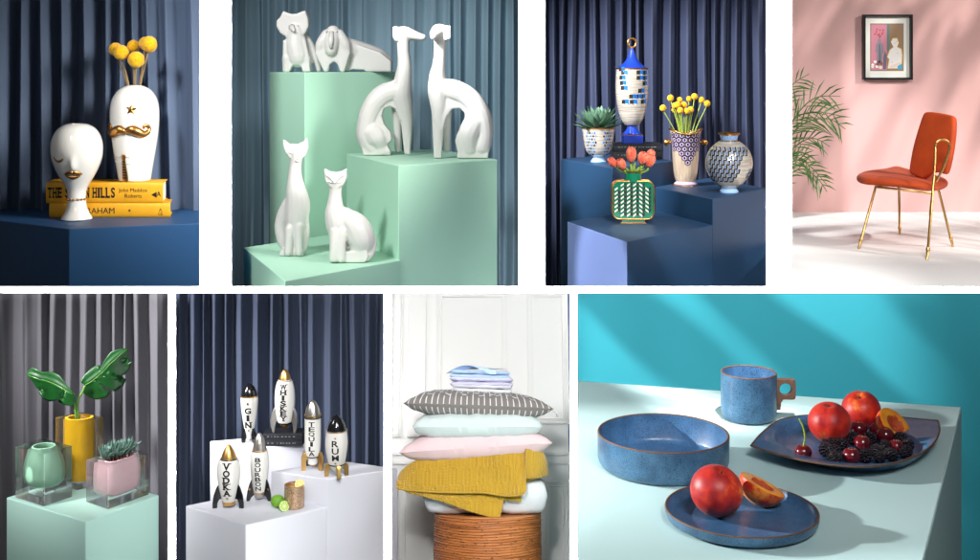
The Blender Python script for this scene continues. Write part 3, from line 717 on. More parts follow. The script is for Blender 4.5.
mb.cur = 0; mb.add([(x, -6.60, z) for x, z in rrect(40.2, 36.7, 6.4, 6, 23)], [tuple(range(28))])
cw, rh = 6.1, 4.3
for i in range(6):
    for j in range(8):
        x = -18.4 + i * cw; z = 6.2 + j * rh
        zz = [(x, z), (x + cw / 2, z + 2), (x + cw / 2, z + 4), (x, z + 2)]; z2_ = [(x + cw / 2, z + 2), (x + cw, z), (x + cw, z + 2), (x + cw / 2, z + 4)]
        f_ = 1 if i < 4 else -1; base = z if f_ > 0 else z + 2.2
        for c_, q in ((2, [(x, base), (x + cw * .5, base + 2.2 * f_), (x + cw * .5, base + 2.2 * f_ + 1.9), (x, base + 1.9)]),
                      (1, [(x + cw * .5, base + 2.2 * f_), (x + cw * .92, base + .7 * f_), (x + cw * .92, base + .7 * f_ + 3.3), (x + cw * .5, base + 2.2 * f_ + 3.3)])):
            q = [(max(-18.8, min(18.8, a_)), max(6, min(40, b_))) for a_, b_ in q]
            if any(abs(a_) > 14.5 and (b_ < 9 or b_ > 37) for a_, b_ in q): continue
            mb.cur = c_; mb.add([(a_, -6.68, b_) for a_, b_ in q], [(0, 1, 2, 3)])
        if f_ > 0 and 8 < z < 36: mb.cur = 1; mb.add([(x - .9, -6.66, z - 1.4), (x, -6.66, z - .2), (x, -6.66, z + 1.9), (x - .9, -6.66, z + .6)], [(0, 1, 2, 3)])
mb.build('zigzag_pattern', [jade, ink, white_gl2], t, smooth=0)
ST.put(t, Pz, R_(-3))
kz = Pz.y / F
tulip_m = mat('orange_tulip_petal', '#DC4630', .5, var=(.25, .7, '#F09A70', (1, 1, .3)), sheen=.3)
tulip_l = mat('tulip_leaf', '#7E9A3A', .5, var=(.3, .5, '#4E6E2A'))
def tulip(P, bloom, tilt, L, r, label, k):
    t = thing('tulip', label, 'flower', 'orange tulips in the zigzag vase')
    bx, by, bz = bloom; d = Vector((math.sin(tilt), -.25, math.cos(tilt))).normalized()
    mb = MB(); mb.tube(spline([(0, 0, 0), (bx * .35, by * .3, bz * .45), (bx - d.x * 4, by, bz - d.z * 4), (bx, by, bz)], 5), 1.1, 7); mb.build('stem', tulip_l, t, smooth=180)
    mb = MB(); up = Vector((0, 1, 0)); sd = d.cross(up).normalized(); nn = sd.cross(d)
    for i in range(6):
        a = 2 * math.pi * i / 6 + (i % 2) * .15; out = sd * math.cos(a) + nn * math.sin(a); tan = d.cross(out)
        vs = []; N = 8; M = 4
        for j in range(N + 1):
            q = j / N; w = r * .95 * math.sin(math.pi * min(1, q * .93 + .07)) ** .7 * (1 if q < .9 else .75); ro = r * (.25 + .85 * math.sin(math.pi * (q * .74 + .06))) * (1 if i % 2 else .88)
            for m_ in range(M + 1):
                s_ = m_ / M * 2 - 1
                vs.append(Vector((bx, by, bz)) + d * L * q + out * (ro - abs(s_) ** 2 * w * .45) + tan * s_ * w)
        mb.add(vs, [(j * (M + 1) + m_, j * (M + 1) + m_ + 1, (j + 1) * (M + 1) + m_ + 1, (j + 1) * (M + 1) + m_) for j in range(N) for m_ in range(M)])
    mb.build('bloom', tulip_m, t, smooth=180, solid=.3)
    ST.put(t, P, 0, k)
ztop = Pz + Vector((0, 0, 42 * kz))
# offsets measured from the vase mouth (598.5, 178)
for (u, v, ti, L, r, dy, lab) in ((614, 164, -.75, 12, 3.6, -2, 'leftmost orange tulip, leaning far left'), (621.5, 166.5, -.5, 12, 4, -4, 'second orange tulip from the left, leaning left and low'),
                                (629, 160, -.05, 16, 4.6, 0, 'tallest orange tulip, upright in the middle'), (638.5, 161.5, .15, 13, 4.4, -4, 'orange tulip right of the middle, nearly upright'),
                                (645, 164, .3, 13, 4.4, -6, 'low orange tulip at the right front'), (645.5, 158, .45, 12, 3.8, 3, 'rightmost orange tulip, behind and leaning right')):
    tulip(ztop, (u - 598.5 - 32, dy, 178 - v + 0), ti, L, r, lab, kz)
for i, (a, b, c) in enumerate(((-9, -2, 14), (8, -3, 15), (-3, -4, 17), (3, 2, 19), (12, 0, 12))):
    t = thing('leaf', ['narrow tulip leaf leaning left from the vase mouth', 'tulip leaf right of centre, behind the front blooms', 'tulip leaf standing left of the middle stem', 'tallest upright tulip leaf in the middle', 'short tulip leaf splaying furthest right'][i], 'leaf', 'leaves among the orange tulips')
    mb = MB(); P = [(0, 0, 0), (a * .4, b, c * .6), (a, b, c)]; mb.tube(spline(P, 5), [1, 1.6, 2, 2.3, 2.4, 2.2, 1.9, 1.5, 1, .5, .2], 6, flat=.3); o = mb.build('blade', tulip_l, t, smooth=180)
    ST.put(t, ztop, 0, kz)
# tall cup vase
Pt = ST.at(687.5, 186.5, z=z3r); Pt.y += .1; kt = Pt.y / F
cp = spline([(9, 3.2), (10.5, 6), (12, 12), (13, 22), (13.8, 34), (14.8, 46), (16.2, 54)], 3)
t = thing('cup_vase', 'tall ivory cup vase with purple hexagon pattern and gold ball handles', 'vase')
def wavy(p):
    x, y, z = p
    if z > 50: z += 2.2 * math.cos(2 * math.atan2(x, -y)) * -1 * (z - 50) / 4
    return (x, y, z)
mb = MB(); mb.lathe([(0, 3)] + cp + [(14.8, 54), (13.5, 47), (0, 46)], 56, fn=wavy); mb.build('body', beige_v, t, smooth=50)
mb = MB(); mb.lathe([(0, 1), (11.5, 1), (12, 2), (10, 3.4), (9, 4.4), (0, 4.6)], 40); mb.build('foot', lilac, t)
mb = MB(); mb.prism([(14 * math.cos(a * .785 + .39), 14 * math.sin(a * .785 + .39)) for a in range(8)], 0, 1); mb.build('base', gold, t, smooth=0); mb = MB()
mb.tube([wavy((16.4 * math.sin(a * .19635), -16.4 * math.cos(a * .19635), 54.3)) for a in range(32)], 1.0, 8, closed=True); mb.build('rim', gold, t, smooth=60)
for s in (-1, 1):
    mb = MB(); mb.ell((s * 19.5, 0, 43), 3.6, 16, 12); mb.tube([(s * 14, 0, 43), (s * 17.5, 0, 43)], 1.3, 8); mb.build('handle', gold, t, smooth=180)
mb = MB()
for i, row in enumerate((range(-3, 4), range(-3, 3), range(-3, 4), range(-3, 3), (-1, 0, 1), (-1, 0), (0,))):
    for j in row:
        cx = (j + (.5 if i % 2 else 0)) * 6.3; cz = 50.5 - i * 4.5
        hx = lambda r: [wrap(cp, cx + r * math.sin(a * math.pi / 3), cz + r * .92 * math.cos(a * math.pi / 3), .2) for a in range(6)]
        o_, i_ = hx(3.4), hx(2.3)
        mb.cur = 0; mb.add(o_ + i_, [(a, (a + 1) % 6, 6 + (a + 1) % 6, 6 + a) for a in range(6)])
        mb.cur = 1; mb.add([wrap(cp, cx + 1.2 * math.sin(a * math.pi / 3), cz + 1.5 * math.cos(a * math.pi / 3), .22) for a in range(6)], [tuple(range(6))])
        mb.cur = 2; mb.add([wrap(cp, cx + 2.2 * math.sin(a * math.pi / 3), cz + 2.1 * math.cos(a * math.pi / 3), .18) for a in range(6)], [tuple(range(6))])
mb.build('hexagon_pattern', [mat('plum_ink', '#2A1E30', .4), ink, lilac], t, smooth=0)
ST.put(t, Pt, 0, kt, .97)
mouth = Pt + Vector((0, 0, 40 * kt)); mu, mv = 687.5, 186.5 - 40
bl = [(665, 109.3, 3.5, 0), (673, 99.3, 3.5, 3), (682.5, 101.2, 3, 5), (677, 107, 3.3, 2), (679, 106, 3.4, -3), (681.5, 111.5, 3.4, -5), (686, 106, 3.4, 0), (688, 112.3, 3.3, -4), (692, 100.3, 3, 6), (692.3, 110.8, 3.4, -2), (697, 97.8, 3.4, 3), (704, 101.3, 3.4, 4), (708.8, 104.7, 3.4, -2), (677, 112, 3, 6)]
labs = ['single low bloom furthest left', 'highest bloom on the left side', 'small high bloom left of the middle', 'leftmost bloom of the dense cluster', 'upper middle bloom of the dense cluster', 'front bloom low in the cluster', 'bloom at the centre of the bunch', 'lowest bloom right below the centre', 'small bloom behind, left of the highest', 'low bloom on the right of the cluster', 'highest bloom of all', 'upper of the two far-right blooms', 'rightmost bloom of all', 'rear bloom low on the left of the cluster']
for i, (u, v, r, dy) in enumerate(bl):
    s = (u - mu) / 22
    billy_flower(mouth + Vector((s * 6 * kt, 0, 0)), (u - mu - s * 6, dy, mv - v), 0, r, kt, 'yellow ball flower in the cup vase, ' + labs[i], 'small yellow ball flowers in the cup vase', stem_green, mb_seed=30 + i, sr=.6)
# round moon vase
Pm = ST.at(729, 192.5, z=z3r); km = Pm.y / F
mp_ = [(7, 3.5)] + spline([(8, 5), (14, 9), (20, 16), (23.6, 25), (23.8, 33), (20.5, 42), (14, 49), (8.5, 52)], 4)
t = thing('moon_vase', 'round ivory vase with black and blue wave pattern and pale blue neck', 'vase')
mb = MB(); mb.lathe([(0, 3.5)] + mp_ + [(0, 52.5)], 64); mb.build('body', beige, t, smooth=60)
mb = MB(); mb.lathe([(0, 0), (9.3, 0), (9.6, 1.4), (7.5, 4.2), (0, 4.4)], 40); mb.build('foot', pale_blue, t)
mb = MB(); mb.lathe([(8, 51), (8.5, 53), (9.5, 58), (9, 58), (8, 54)], 40); mb.build('neck', pale_blue, t)
mb = MB(); mb.lathe([(9, 57), (11, 58.5), (11.2, 59.6), (10, 60), (8.5, 58.5)], 44); mb.build('rim', gold, t); mb = MB(); mb.lathe([(9.2, 50.6), (10, 51.4), (8.4, 52.4)], 40); mb.build('collar', gold, t)
mb = MB()
for i in range(8):
    z = 44 - i * 4.3
    for j in range(-7, 8):
        x = j * 5.2 + (i % 2) * 2.6
        if x > 11 - i * 1.5 and not (x > 14 and i > 4) and not (i < 2 and x < 18): continue
        if abs(x) > 30: continue
        mb.cur = 1; mb.add([wrap(mp_, x + a, z + b, .2) for a, b in ((-1.9, 2.4), (-1.9, -.6), (1.4, -.6), (1.4, 2.4))], [(0, 1, 2, 3)])
        mb.cur = 0; mb.add([wrap(mp_, x + a, z + b, .3) for a, b in ((1.2, 2.6), (2.4, 2.6), (2.4, -1), (1.4, -2.2), (-1.6, -2.2), (-1.6, -1), (1, -1), (1.2, -.6))], [(0, 7, 2, 1), (7, 6, 3, 2), (6, 5, 4, 3)])
mb.build('wave_pattern', [ink, slate], t, smooth=0)
ST.put(t, Pm, R_(4), km, .97)

# ================================================================== STAGE 4 : the orange chair
pink_wall = mat('pink_plaster', '#D0A5A0', .85, bump=(.25, .2), var=(.01, .2, '#CFA19C'))
Yw = 12.0; z4 = -(212 - HV) / F * Yw
x0 = (779.5 - 490) / F
mb = MB(); mb.box((x0 * Yw + 3, Yw + .1, 0), (6, .2, 4)); wl = mb.build('wall', pink_wall, smooth=0); tag(wl, 'plain pink plaster wall behind the orange chair', 'wall')
mb = MB(); yn = 7.9; mb.prism([(x0 * yn, yn), (8.4, yn), (8.4, Yw - .002), (x0 * Yw, Yw - .002)], z4 - .05, z4)
wf = mb.build('floor', mat('white_floor_paint', '#F1EFEB', .55, bump=(.15, .15), var=(.02, .3, '#E6E2DD')), smooth=0); tag(wf, kind='structure')
def P4(u, v, Y): return Vector(((u - 490) / F * Y, Y, -(v - HV) / F * Y))
# picture
kp = Yw / F; cx, cy = 886.4, 47.3
t = thing('framed_picture', 'black framed artwork of two figures hanging on the pink wall', 'picture')
fw, fh = 49.2, 65
black_fr = mat('black_frame_wood', '#0E0D0E', .35)
mb = MB(); d = 5.5
for (a, b, c_, e) in ((0, fh / 2 - 1.1, fw, 2.2), (0, -fh / 2 + 1.1, fw, 2.2), (-fw / 2 + 1.1, 0, 2.2, fh - 4.4), (fw / 2 - 1.1, 0, 2.2, fh - 4.4)): mb.box((a, -d / 2 - .1, b), (c_, d, e))
mb.build('frame', black_fr, t, smooth=0)
mb = MB(); mb.box((0, -1, 0), (fw - 4.4, 1, fh - 4.4)); mb.build('mat_board', mat('cream_mat_board', '#E9E8DE', .8), t, smooth=0)
aw, ah = 31.5, 45.5
def flat(poly, y, col, nm, m_=None):
    mbb.cur = cols4.setdefault(col, len(cols4)); n = len(poly); mbb.add([(x, y, z) for x, z in poly], [tuple(range(n))])
mbb = MB(); cols4 = {}
R = lambda a, b, c_, d_: [(a, b), (c_, b), (c_, d_), (a, d_)]
flat(R(-aw / 2 - 1, -ah / 2 - 1, aw / 2 + 1, ah / 2 + 1), -1.56, '#8E7A68', 0)
flat(R(-aw / 2, -ah / 2, 0, ah / 2), -1.62, '#CE8394', 0)
flat(R(0, -ah / 2, aw / 2, ah / 2), -1.62, '#9A7B5C', 0)
flat(R(0, -4, 2.6, ah / 2), -1.66, '#5F8078', 0)
fig = [(1, -21), (2.5, -12), (.5, -10), (3, -3), (6.5, 0), (4, 5), (6, 8.5), (10, 8.5), (11.5, 4), (10, 0), (14, -2), (15, -8), (14.5, -16), (13, -21)]
flat([(x * 1.12 - .8, z * 1.04 + .6) for x, z in fig], -1.68, '#E3B42C', 0)
flat(fig, -1.72, '#EFE9E4', 0)
flat([(2, -21.5), (2.5, -19), (8, -17), (14, -14.5), (14.5, -16.5), (8, -20.5)], -1.76, '#E6D2C6', 0)
flat(R(10.5, -22, 15, -17), -1.74, '#3FA3C4', 0)
st_ = [(-11.5, -5), (-11, 3), (-9, 5), (-9, 8), (-7.2, 9), (-6, 8), (-6, 5), (-4, 3), (-3, -6), (-4.5, -6), (-4.5, -18), (-10, -18), (-10, -5)]
flat(st_, -1.72, '#8C8790', 0); flat([(-8, 3), (-7, 3), (-6.5, -16), (-7.5, -16)], -1.76, '#5E5B66', 0)
flat([(-4, -22), (-1, -22), (0, -8), (-2, -4), (-3.5, -10)], -1.74, '#6C6878', 0)
for i in range(9):
    a = i * .7; r = 3.2 + 1.6 * (i % 2); flat([(x - 7.5, z + 14.5) for x, z in star_poly(1.3, r * math.cos(a), r * math.sin(a) * .8)], -1.7, '#B5402E', 0)
flat([(-7.9, 9), (-7.1, 9), (-7, 14), (-8, 14)], -1.71, '#B5402E', 0)
rnd = random.Random(5)
for i in range(12): 
    a, b = rnd.uniform(-14.5, -5), rnd.uniform(-21, -14); flat([(a + 1.6 * math.cos(q), b + 1.6 * math.sin(q)) for q in [j * 1.05 for j in range(6)]], -1.70 - .01 * i, ['#F2EEEA', '#A3532E', '#E9DAD0'][i % 3], 0)
for i, (a, b) in enumerate(((9.5, 5.5), (7.5, 3.8), (10.5, -6), (5, -15))): flat([(a - .8, b - .3), (a + .8, b), (a + .5, b + .5)], -1.78, '#C96A54', 0)
mbb.build('artwork', [mat('artwork_ink_%s' % c[1:], c, .6) for c in cols4], t, smooth=0)
Pp = P4(cx, cy, Yw - .02); ST.put(t, Pp)
# chair : built straight from measured points, each with its distance
t = thing('dining_chair', 'burnt orange velvet chair with splayed brass legs on white floor', 'chair')
velvet = mat('orange_velvet', '#CC4A0E', .8, sheen=.1, bump=(.5, .25), var=(.06, .6, '#B03C0E'))
O = ST.at(905, 250, z=z4); kc = O.y / F
def L(p): return (p - O) / kc
def LP(u, v, Y): return L(P4(u, v, Y))
def onfloor(u, v): return L(ST.at(u, v, z=z4))
fA, fB, fC, fD = onfloor(858.6, 249), onfloor(899.7, 234.5), onfloor(927, 260), onfloor(953, 247)
# seat: front edge on the left; outline points in the picture with distance
seat = [(853.5, 177.5, 9.75), (861, 173, 10.1), (877, 171.5, 10.35), (889, 169.8, 10.5), (896, 166.5, 10.6), (910, 172, 10.5), (930, 176, 10.35), (949, 180, 10.0), (949.5, 184, 9.75), (936, 188.5, 9.4), (910, 184, 9.35), (880, 181, 9.45), (862, 180.5, 9.55)]
SP = [LP(*p) for p in seat]; N = len(SP); cen = sum(SP, Vector()) / N
top = [p + Vector((0, 0, 2.8)) for p in SP]; bot = [p + Vector((0, 0, -4.6)) for p in SP]
innert = [cen + (p - cen) * .75 + Vector((0, 0, 4.2)) for p in SP]; innerb = [cen + (p - cen) * .85 + Vector((0, 0, -6)) for p in SP]
mb = MB(); vs = innert + top + bot + innerb; fs = [tuple(range(N)), tuple(reversed(range(3 * N, 4 * N)))]
for a in range(3):
    for i in range(N): fs.append(((a + 1) * N + i, (a + 1) * N + (i + 1) % N, a * N + (i + 1) % N, a * N + i))
mb.add(vs, fs); sobj = mb.build('seat', velvet, t, smooth=180, sub=2)
# backrest: a padded shield, slightly turned
def pad(outline, Yfn, th, nm, m):
    Pn = [LP(u, v, Yfn(u, v)) for u, v in outline]; n = len(Pn); c_ = sum(Pn, Vector()) / n
    nr = (Pn[0] - c_).cross(Pn[n // 3] - c_).normalized()
    if nr.y > 0: nr = -nr
    mb = MB(); rings = [(.85, .5), (1.02, .42), (1.06, 0.2), (1.06, -.2), (1.02, -.42), (.85, -.5)]; vs = []
    for s_, d_ in rings: vs += [c_ + (p - c_) * s_ + nr * th * d_ for p in Pn]
    fs = [tuple(range(n)), tuple(reversed(range(5 * n, 6 * n)))]
    for a in range(5):
        for i in range(n): fs.append(((a + 1) * n + i, (a + 1) * n + (i + 1) % n, a * n + (i + 1) % n, a * n + i))
    mb.add(vs, fs); return mb.build(nm, m, t, smooth=180, sub=2), c_, nr
bk = [(926.5, 114.8), (929, 114), (938, 114.5), (951, 117.2), (953.8, 118.4), (954.8, 121), (954.5, 134), (951.5, 156), (948, 170), (946.5, 172.5), (944, 173), (935, 169.5), (929, 174.5), (925, 177.5), (923, 177.2), (914, 173.8), (912, 172), (911.8, 169.5), (915, 149), (920, 132), (924.8, 117)]
bobj, bc, bn = pad(bk, lambda u, v: 9.75 + (v - 145) * -.003 + (u - 933) * -.008, 9, 'backrest', velvet)
# brass frame behind: hairpin loop up from the rear legs
brass = gold2
mb = MB()
loopL = [LP(927, 196, 9.3), LP(933.5, 175, 9.35), LP(936, 150, 9.40), LP(937.5, 146, 9.40)]
arch = []
for i in range(9):
    a = math.pi * (1 - i / 8); arch.append((942.5 + 7 * math.cos(a), 146 - 6.5 * math.sin(a)))
pts = [fC] + [LP(930, 215, 9.15), LP(933.8, 180, 9.25), LP(935.4, 150, 9.38)] + [LP(u, v, 9.38) for u, v in arch[1:-1]] + [LP(949.3, 150, 9.38), LP(944, 166, 9.4), LP(936, 182, 9.42), LP(940, 198, 9.5)]
pts2 = [(p.x, p.y, p.z) for p in pts]
mb.tube(spline([(p.x, p.y, p.z) for p in pts[1:-1]], 4), 1.25, 8)
mb.build('back_frame', brass, t, smooth=180)
def leg(a, b, nm='leg'):
    mb = MB(); mb.tube([a, a + (b - a) * .12, a + (b - a) * .125, b], [1.1, 1.6, 1.25, 1.35], 10); o = mb.build(nm, brass, t, smooth=60)
    mb = MB(); q = a + (b - a) * .12; q2 = a + (b - a) * .15; mb.tube([q, q2], 1.9, 10); mb.build('collar', brass, o)
leg(fA, LP(876, 186, 9.55)); leg(fB, LP(899, 184, 10.3)); leg(fC, LP(933.6, 182, 9.25)); leg(fD, LP(937, 184, 9.55))
mb = MB(); mb.tube([LP(876, 187, 9.5), LP(905, 190, 9.4), LP(934, 193.5, 9.3)], 1.2, 8); mb.tube([LP(876, 187, 9.5), LP(899, 184.5, 10.3), LP(937, 186, 9.9)], 1.1, 8); mb.build('seat_frame', brass, t, smooth=180)
t.matrix_world = Matrix.Translation(O) @ Matrix.Diagonal((kc, kc, kc, 1))
# palm
palm_m = mat('palm_leaf', '#527A34', .45, var=(.2, .7, '#2C4A20'))
t = thing('palm_plant', 'green palm with thin feathery fronds reaching in from the left', 'plant')
Op = ST.at(776, 252, z=z4); Op = Vector((Op.x, 9.9, z4)); kq = Op.y / F
def LQ(u, v, dy=0): return Vector((u - ((Op.x) / Op.y * F + 490), dy, (-(v - HV) - z4 * F / Op.y)))
rnd = random.Random(12)
def frond(pts, nl, Lmax, ydir=0):
    nl = int(nl * .72)
    P = spline(pts, 8); mb = MB(); mb.tube([LQ(p[0], p[1], p[2]) for p in P], [1.0 - .7 * i / len(P) for i in range(len(P))], 6)
    o = mb.build('frond', palm_m, t, smooth=180)
    mbl = MB()
    for i in range(nl):
        q = .18 + .8 * i / nl; idx = int(q * (len(P) - 2)); a = LQ(*P[idx]); b = LQ(*P[idx + 1]); d = (b - a).normalized()
        for s in (-1, 1):
            L_ = 1.3 * Lmax * (math.sin(math.pi * (.12 + .8 * q)) ** .6) * rnd.uniform(.8, 1.1)
            side = Vector((-d.z, 0, d.x)) * s
            dirv = (d * .8 + side * .75 + Vector((0, rnd.uniform(-.5, .5), 0))).normalized()
            m_ = a + dirv * L_ * .5; e = a + dirv * L_ + Vector((0, 0, -L_ * .18))
            w = .85; wv = dirv.cross(Vector((rnd.uniform(-.3, .3), 1, 0))).normalized() * w
            mbl.add([a - wv * .3, m_ - wv, e, m_ + wv, a + wv * .3], [(0, 1, 2, 3, 4)])
    mbl.build('leaflets', palm_m, o, smooth=0, solid=.15)
frond([(776, 190, 0), (781, 150, 0), (793, 118, -6), (812, 98, -10), (836, 96, -14)], 18, 26)
frond([(776, 190, 0), (782, 140, 3), (797, 118, 4), (818, 112, 2), (844, 117, -4)], 18, 24)
frond([(776, 200, 0), (784, 160, -4), (798, 142, -10), (812, 138, -12), (826, 146, -14)], 14, 18)
frond([(776, 200, 0), (786, 168, 0), (800, 160, 0), (812, 168, 0), (826, 184, -2)], 15, 18)
frond([(776, 200, 0), (780, 130, 8), (786, 100, 10), (796, 84, 10), (812, 74, 10)], 14, 22)
frond([(776, 190, -8), (786, 140, -14), (800, 122, -20), (822, 118, -22), (838, 128, -26)], 16, 24)
frond([(776, 205, -8), (786, 176, -10), (800, 168, -14), (814, 178, -16), (822, 190, -18)], 13, 18)
frond([(776, 200, 0), (784, 172, 4), (794, 160, 6), (804, 155, 8), (814, 152, 8)], 10, 14)
mb = MB(); mb.tube([LQ(775, 262, 0), LQ(776, 190, 0)], [3, 2], 8); mb.build('trunk', mat('palm_trunk', '#6B5438', .8), t)
mb = MB(); zf = 0; mb.lathe([(0, 0), (9, 0), (10.5, 26), (9.5, 26), (9, 22), (0, 22)], 32, c=(LQ(774, 262).x, 0)); mb.build('pot', mat('clay_pot', '#A86E50', .7), t)
ST.put(t, Op, 0, kq)
# ================================================================== STAGE 5 : acrylic block vases
grey_cloth = mat('grey_curtain_cloth', '#656369', .75, bump=(1.4, .3), var=(.05, .5, '#4A484E', (1, 1, .2)))
curtain('charcoal grey pleated curtain behind the acrylic vases', -30, 174, 7.62, 287, 640, 17, 12, 5, grey_cloth, ex=1.0, sharp=.8)
aqua = mat('pale_aqua_block_paint', '#B4DACE', .5, bump=(.4, .08), var=(.04, .4, '#A6CEC0'))
b5, z5 = block3('pale aqua display block turned cornerwise, carrying three acrylic vases', (6.3, 497.5), (85.7, 521.5), (159, 495), 6.5, 1.2, aqua)
acrylic = mat('clear_acrylic', '#FFFFFF', .0, trans=1, ior=1.45)
_nt = acrylic.node_tree; _tr = _nt.nodes.new('ShaderNodeBsdfTransparent'); _mx = _nt.nodes.new('ShaderNodeMixShader'); _mx.inputs[0].default_value = .25
_nt.links.new(_nt.nodes['Principled BSDF'].outputs[0], _mx.inputs[1]); _nt.links.new(_tr.outputs[0], _mx.inputs[2]); _nt.links.new(_mx.outputs[0], _nt.nodes['Material Output'].inputs[0])
sage = mat('sage_resin', '#9FD0B2', .35, var=(.05, .3, '#6FA688'))
mustard = mat('mustard_resin', '#E8B41E', .35, var=(.05, .3, '#BE8C12'))
blush = mat('blush_resin', '#F3CDD2', .35, var=(.05, .3, '#D9A9B0'))
def acrylic_vase(label, Lp, Fp, Rp, h, inner, m_in, rr, kshift=0):
    """Lp, Fp, Rp: bottom corners in the picture"""
    PL, PF, PR = (ST.at(u, v, z=z5 + .002) for u, v in (Lp, Fp, Rp))
    k = PF.y / F; l = (PL - PF) / k; r = (PR - PF) / k; c = (l + r) / 2
    C = PF + c * k; t = thing('acrylic_vase', label, 'vase')
    poly = [((p - c).x, (p - c).y) for p in (Vector((0, 0, 0)), r, l + r, l)]
    mb = MB(); mb.prism(poly, 0, h)
    # the bore, sunk from the top: outer skin and cavity are one closed shell
    o = mb.build('block', acrylic, t, smooth=0, bevel=.9)
    ax = r.normalized(); ay = l.normalized()
    mb = MB(); prof, power, a_, b_ = inner
    n = 48; vs = []; fs = []
    for (q, z) in prof:
        for i in range(n):
            an = 2 * math.pi * i / n; ca, sa = math.cos(an), math.sin(an)
            ex_ = 2 / power; x = a_ * q * math.copysign(abs(ca) ** ex_, ca); y = b_ * q * math.copysign(abs(sa) ** ex_, sa)
            p = ax * x + ay * y; vs.append((p.x, p.y, z))
    for j in range(len(prof) - 1):
        for i in range(n): kk_ = (i + 1) % n; fs.append((j * n + i, j * n + kk_, (j + 1) * n + kk_, (j + 1) * n + i))
    if ax.cross(ay).z < 0: fs = [tuple(reversed(f)) for f in fs]
    fs.append(tuple(reversed(range(n))))
    fs.append(tuple(range((len(prof) - 1) * n, len(prof) * n)))
    mb.add(vs, fs); mb.build('bore', m_in, t, smooth=50)
    ST.put(t, C, 0, k); return C, k, t
h = 52.5
inner_g = [(.05, 14), (.7, 14.2), (.92, 17), (1.0, 24), (.97, 33), (.85, 41), (.7, 47), (.64, h + .15), (.56, h + .25), (.55, h - 1), (.52, 20)]
Cg, kg, tg = acrylic_vase('clear acrylic block vase with sage green bore, left of the other two', (15, 497.5), (43.8, 506.5), (72.2, 497), h, (inner_g, 2, 17.5, 17.5), sage, 16)
hy = 68
inner_y = [(.05, 6), (.97, 6.1), (1, 8), (1, hy + .15), (.8, hy + .3), (.78, hy - 1), (.75, 12)]
Cy, ky, ty = acrylic_vase('tallest clear acrylic block vase with mustard yellow bore, at the back', (55, 484), (77.5, 490.5), (103.5, 484), hy, (inner_y, 2, 12.5, 12.5), mustard, 14)
hp = 43
inner_p = [(.05, 8), (.7, 8.2), (.93, 11), (1.0, 18), (1.0, 30), (.93, hp - 3), (.9, hp + .15), (.82, hp + .3), (.8, hp - 1), (.75, 16)]
Cp_, kp_, tp = acrylic_vase('low wide clear acrylic block vase with blush pink bore, on the right', (85.8, 502), (107.8, 509.5), (149, 494.5), hp, (inner_p, 4, 20, 13.5), blush, 14)
# monstera leaves
monstera = mat('monstera_leaf', '#0F4818', .42, coat=.06, var=(.1, .8, '#0A300F'))
mon_stem = mat('monstera_stem', '#5E8F3A', .5)
def monstera_leaf(label, outline, mid, stem_pts, P, k, u0, v0, bend):
    """outline / mid in picture pixels; the blade is a thin curved sheet with slits"""
    t = thing('monstera_leaf', label, 'leaf', 'monstera leaves in the mustard vase')
    mb = MB(); c = mid
    rings = 8; n = len(outline); vs = []
    M = [(u - u0, v0 - v) for u, v in mid]
    def near(p):
        best = None
        for a, b in zip(M, M[1:]):
            dx, dz = b[0] - a[0], b[1] - a[1]; tt = max(0, min(1, ((p[0] - a[0]) * dx + (p[1] - a[1]) * dz) / (dx * dx + dz * dz)))
            q = (a[0] + dx * tt, a[1] + dz * tt); d = math.hypot(p[0] - q[0], p[1] - q[1])
            if best is None or d < best[0]: best = (d, q)
        return best
    O_ = [(u - u0, v0 - v) for u, v in outline]
    for r in range(rings + 1):
        s_ = r / rings
        for p in O_:
            d, q = near(p); x = q[0] + (p[0] - q[0]) * s_; z = q[1] + (p[1] - q[1]) * s_; dd = d * s_
            vs.append((x, bend(x, z) + dd * .22 - .3 * math.sin(dd * 1.1), z))
    fs = []
    for r in range(rings):
        for i in range(n):
            j = (i + 1) % n; fs.append((r * n + i, r * n + j, (r + 1) * n + j, (r + 1) * n + i))
    mb.add(vs, fs); b = mb.build('blade', monstera, t, smooth=180, solid=.35)
    mb = MB(); mb.tube([(x, bend(x, z) - .3, z) for x, z in M], [.45 - .3 * i / len(M) for i in range(len(M))], 6); mb.build('midrib', mon_stem, b, smooth=180)
    mb = MB(); mb.tube(spline([(u - u0, y, v0 - v) for u, v, y in stem_pts], 5), 1.1, 8); mb.build('stem', mon_stem, t, smooth=180)
    ST.put(t, P, 0, k)
za = lambda x, y: (x * .1785, 340 + y * .1785)
oR = [za(*p) for p in [(462, 236), (450, 228), (470, 190), (500, 160), (530, 140), (555, 135), (540, 160), (535, 185), (560, 150), (590, 100), (620, 60), (660, 46), (712, 42), (716, 90), (690, 105), (655, 125), (610, 150), (598, 160), (640, 150), (690, 148), (728, 128), (715, 170), (690, 198), (650, 195), (610, 188), (585, 186), (575, 200), (610, 215), (650, 228), (696, 226), (680, 262), (640, 290), (622, 282), (598, 262), (572, 240), (560, 250), (592, 276), (612, 298), (590, 322), (540, 336), (500, 325), (470, 300), (462, 270), (480, 240)]]
midR = [za(*p) for p in [(480, 245), (515, 225), (545, 200), (580, 170), (620, 125), (670, 80), (708, 48)]]
kyy = ky; Pm_ = Cy + Vector((0, 0, hy * ky)); mu_, mv_ = 78.5, 417
monstera_leaf('right-hand glossy monstera leaf, larger and pointing up to the right', oR, midR, [(mu_ - .5, mv_ + 14, 0), (77.5, 405, -2), (79.5, 396, -3), (83, 391, -4), (86, 384, -5)], Pm_, ky, mu_, mv_, lambda x, z: -5 + x * .12 + 2 * math.sin(x * .15))
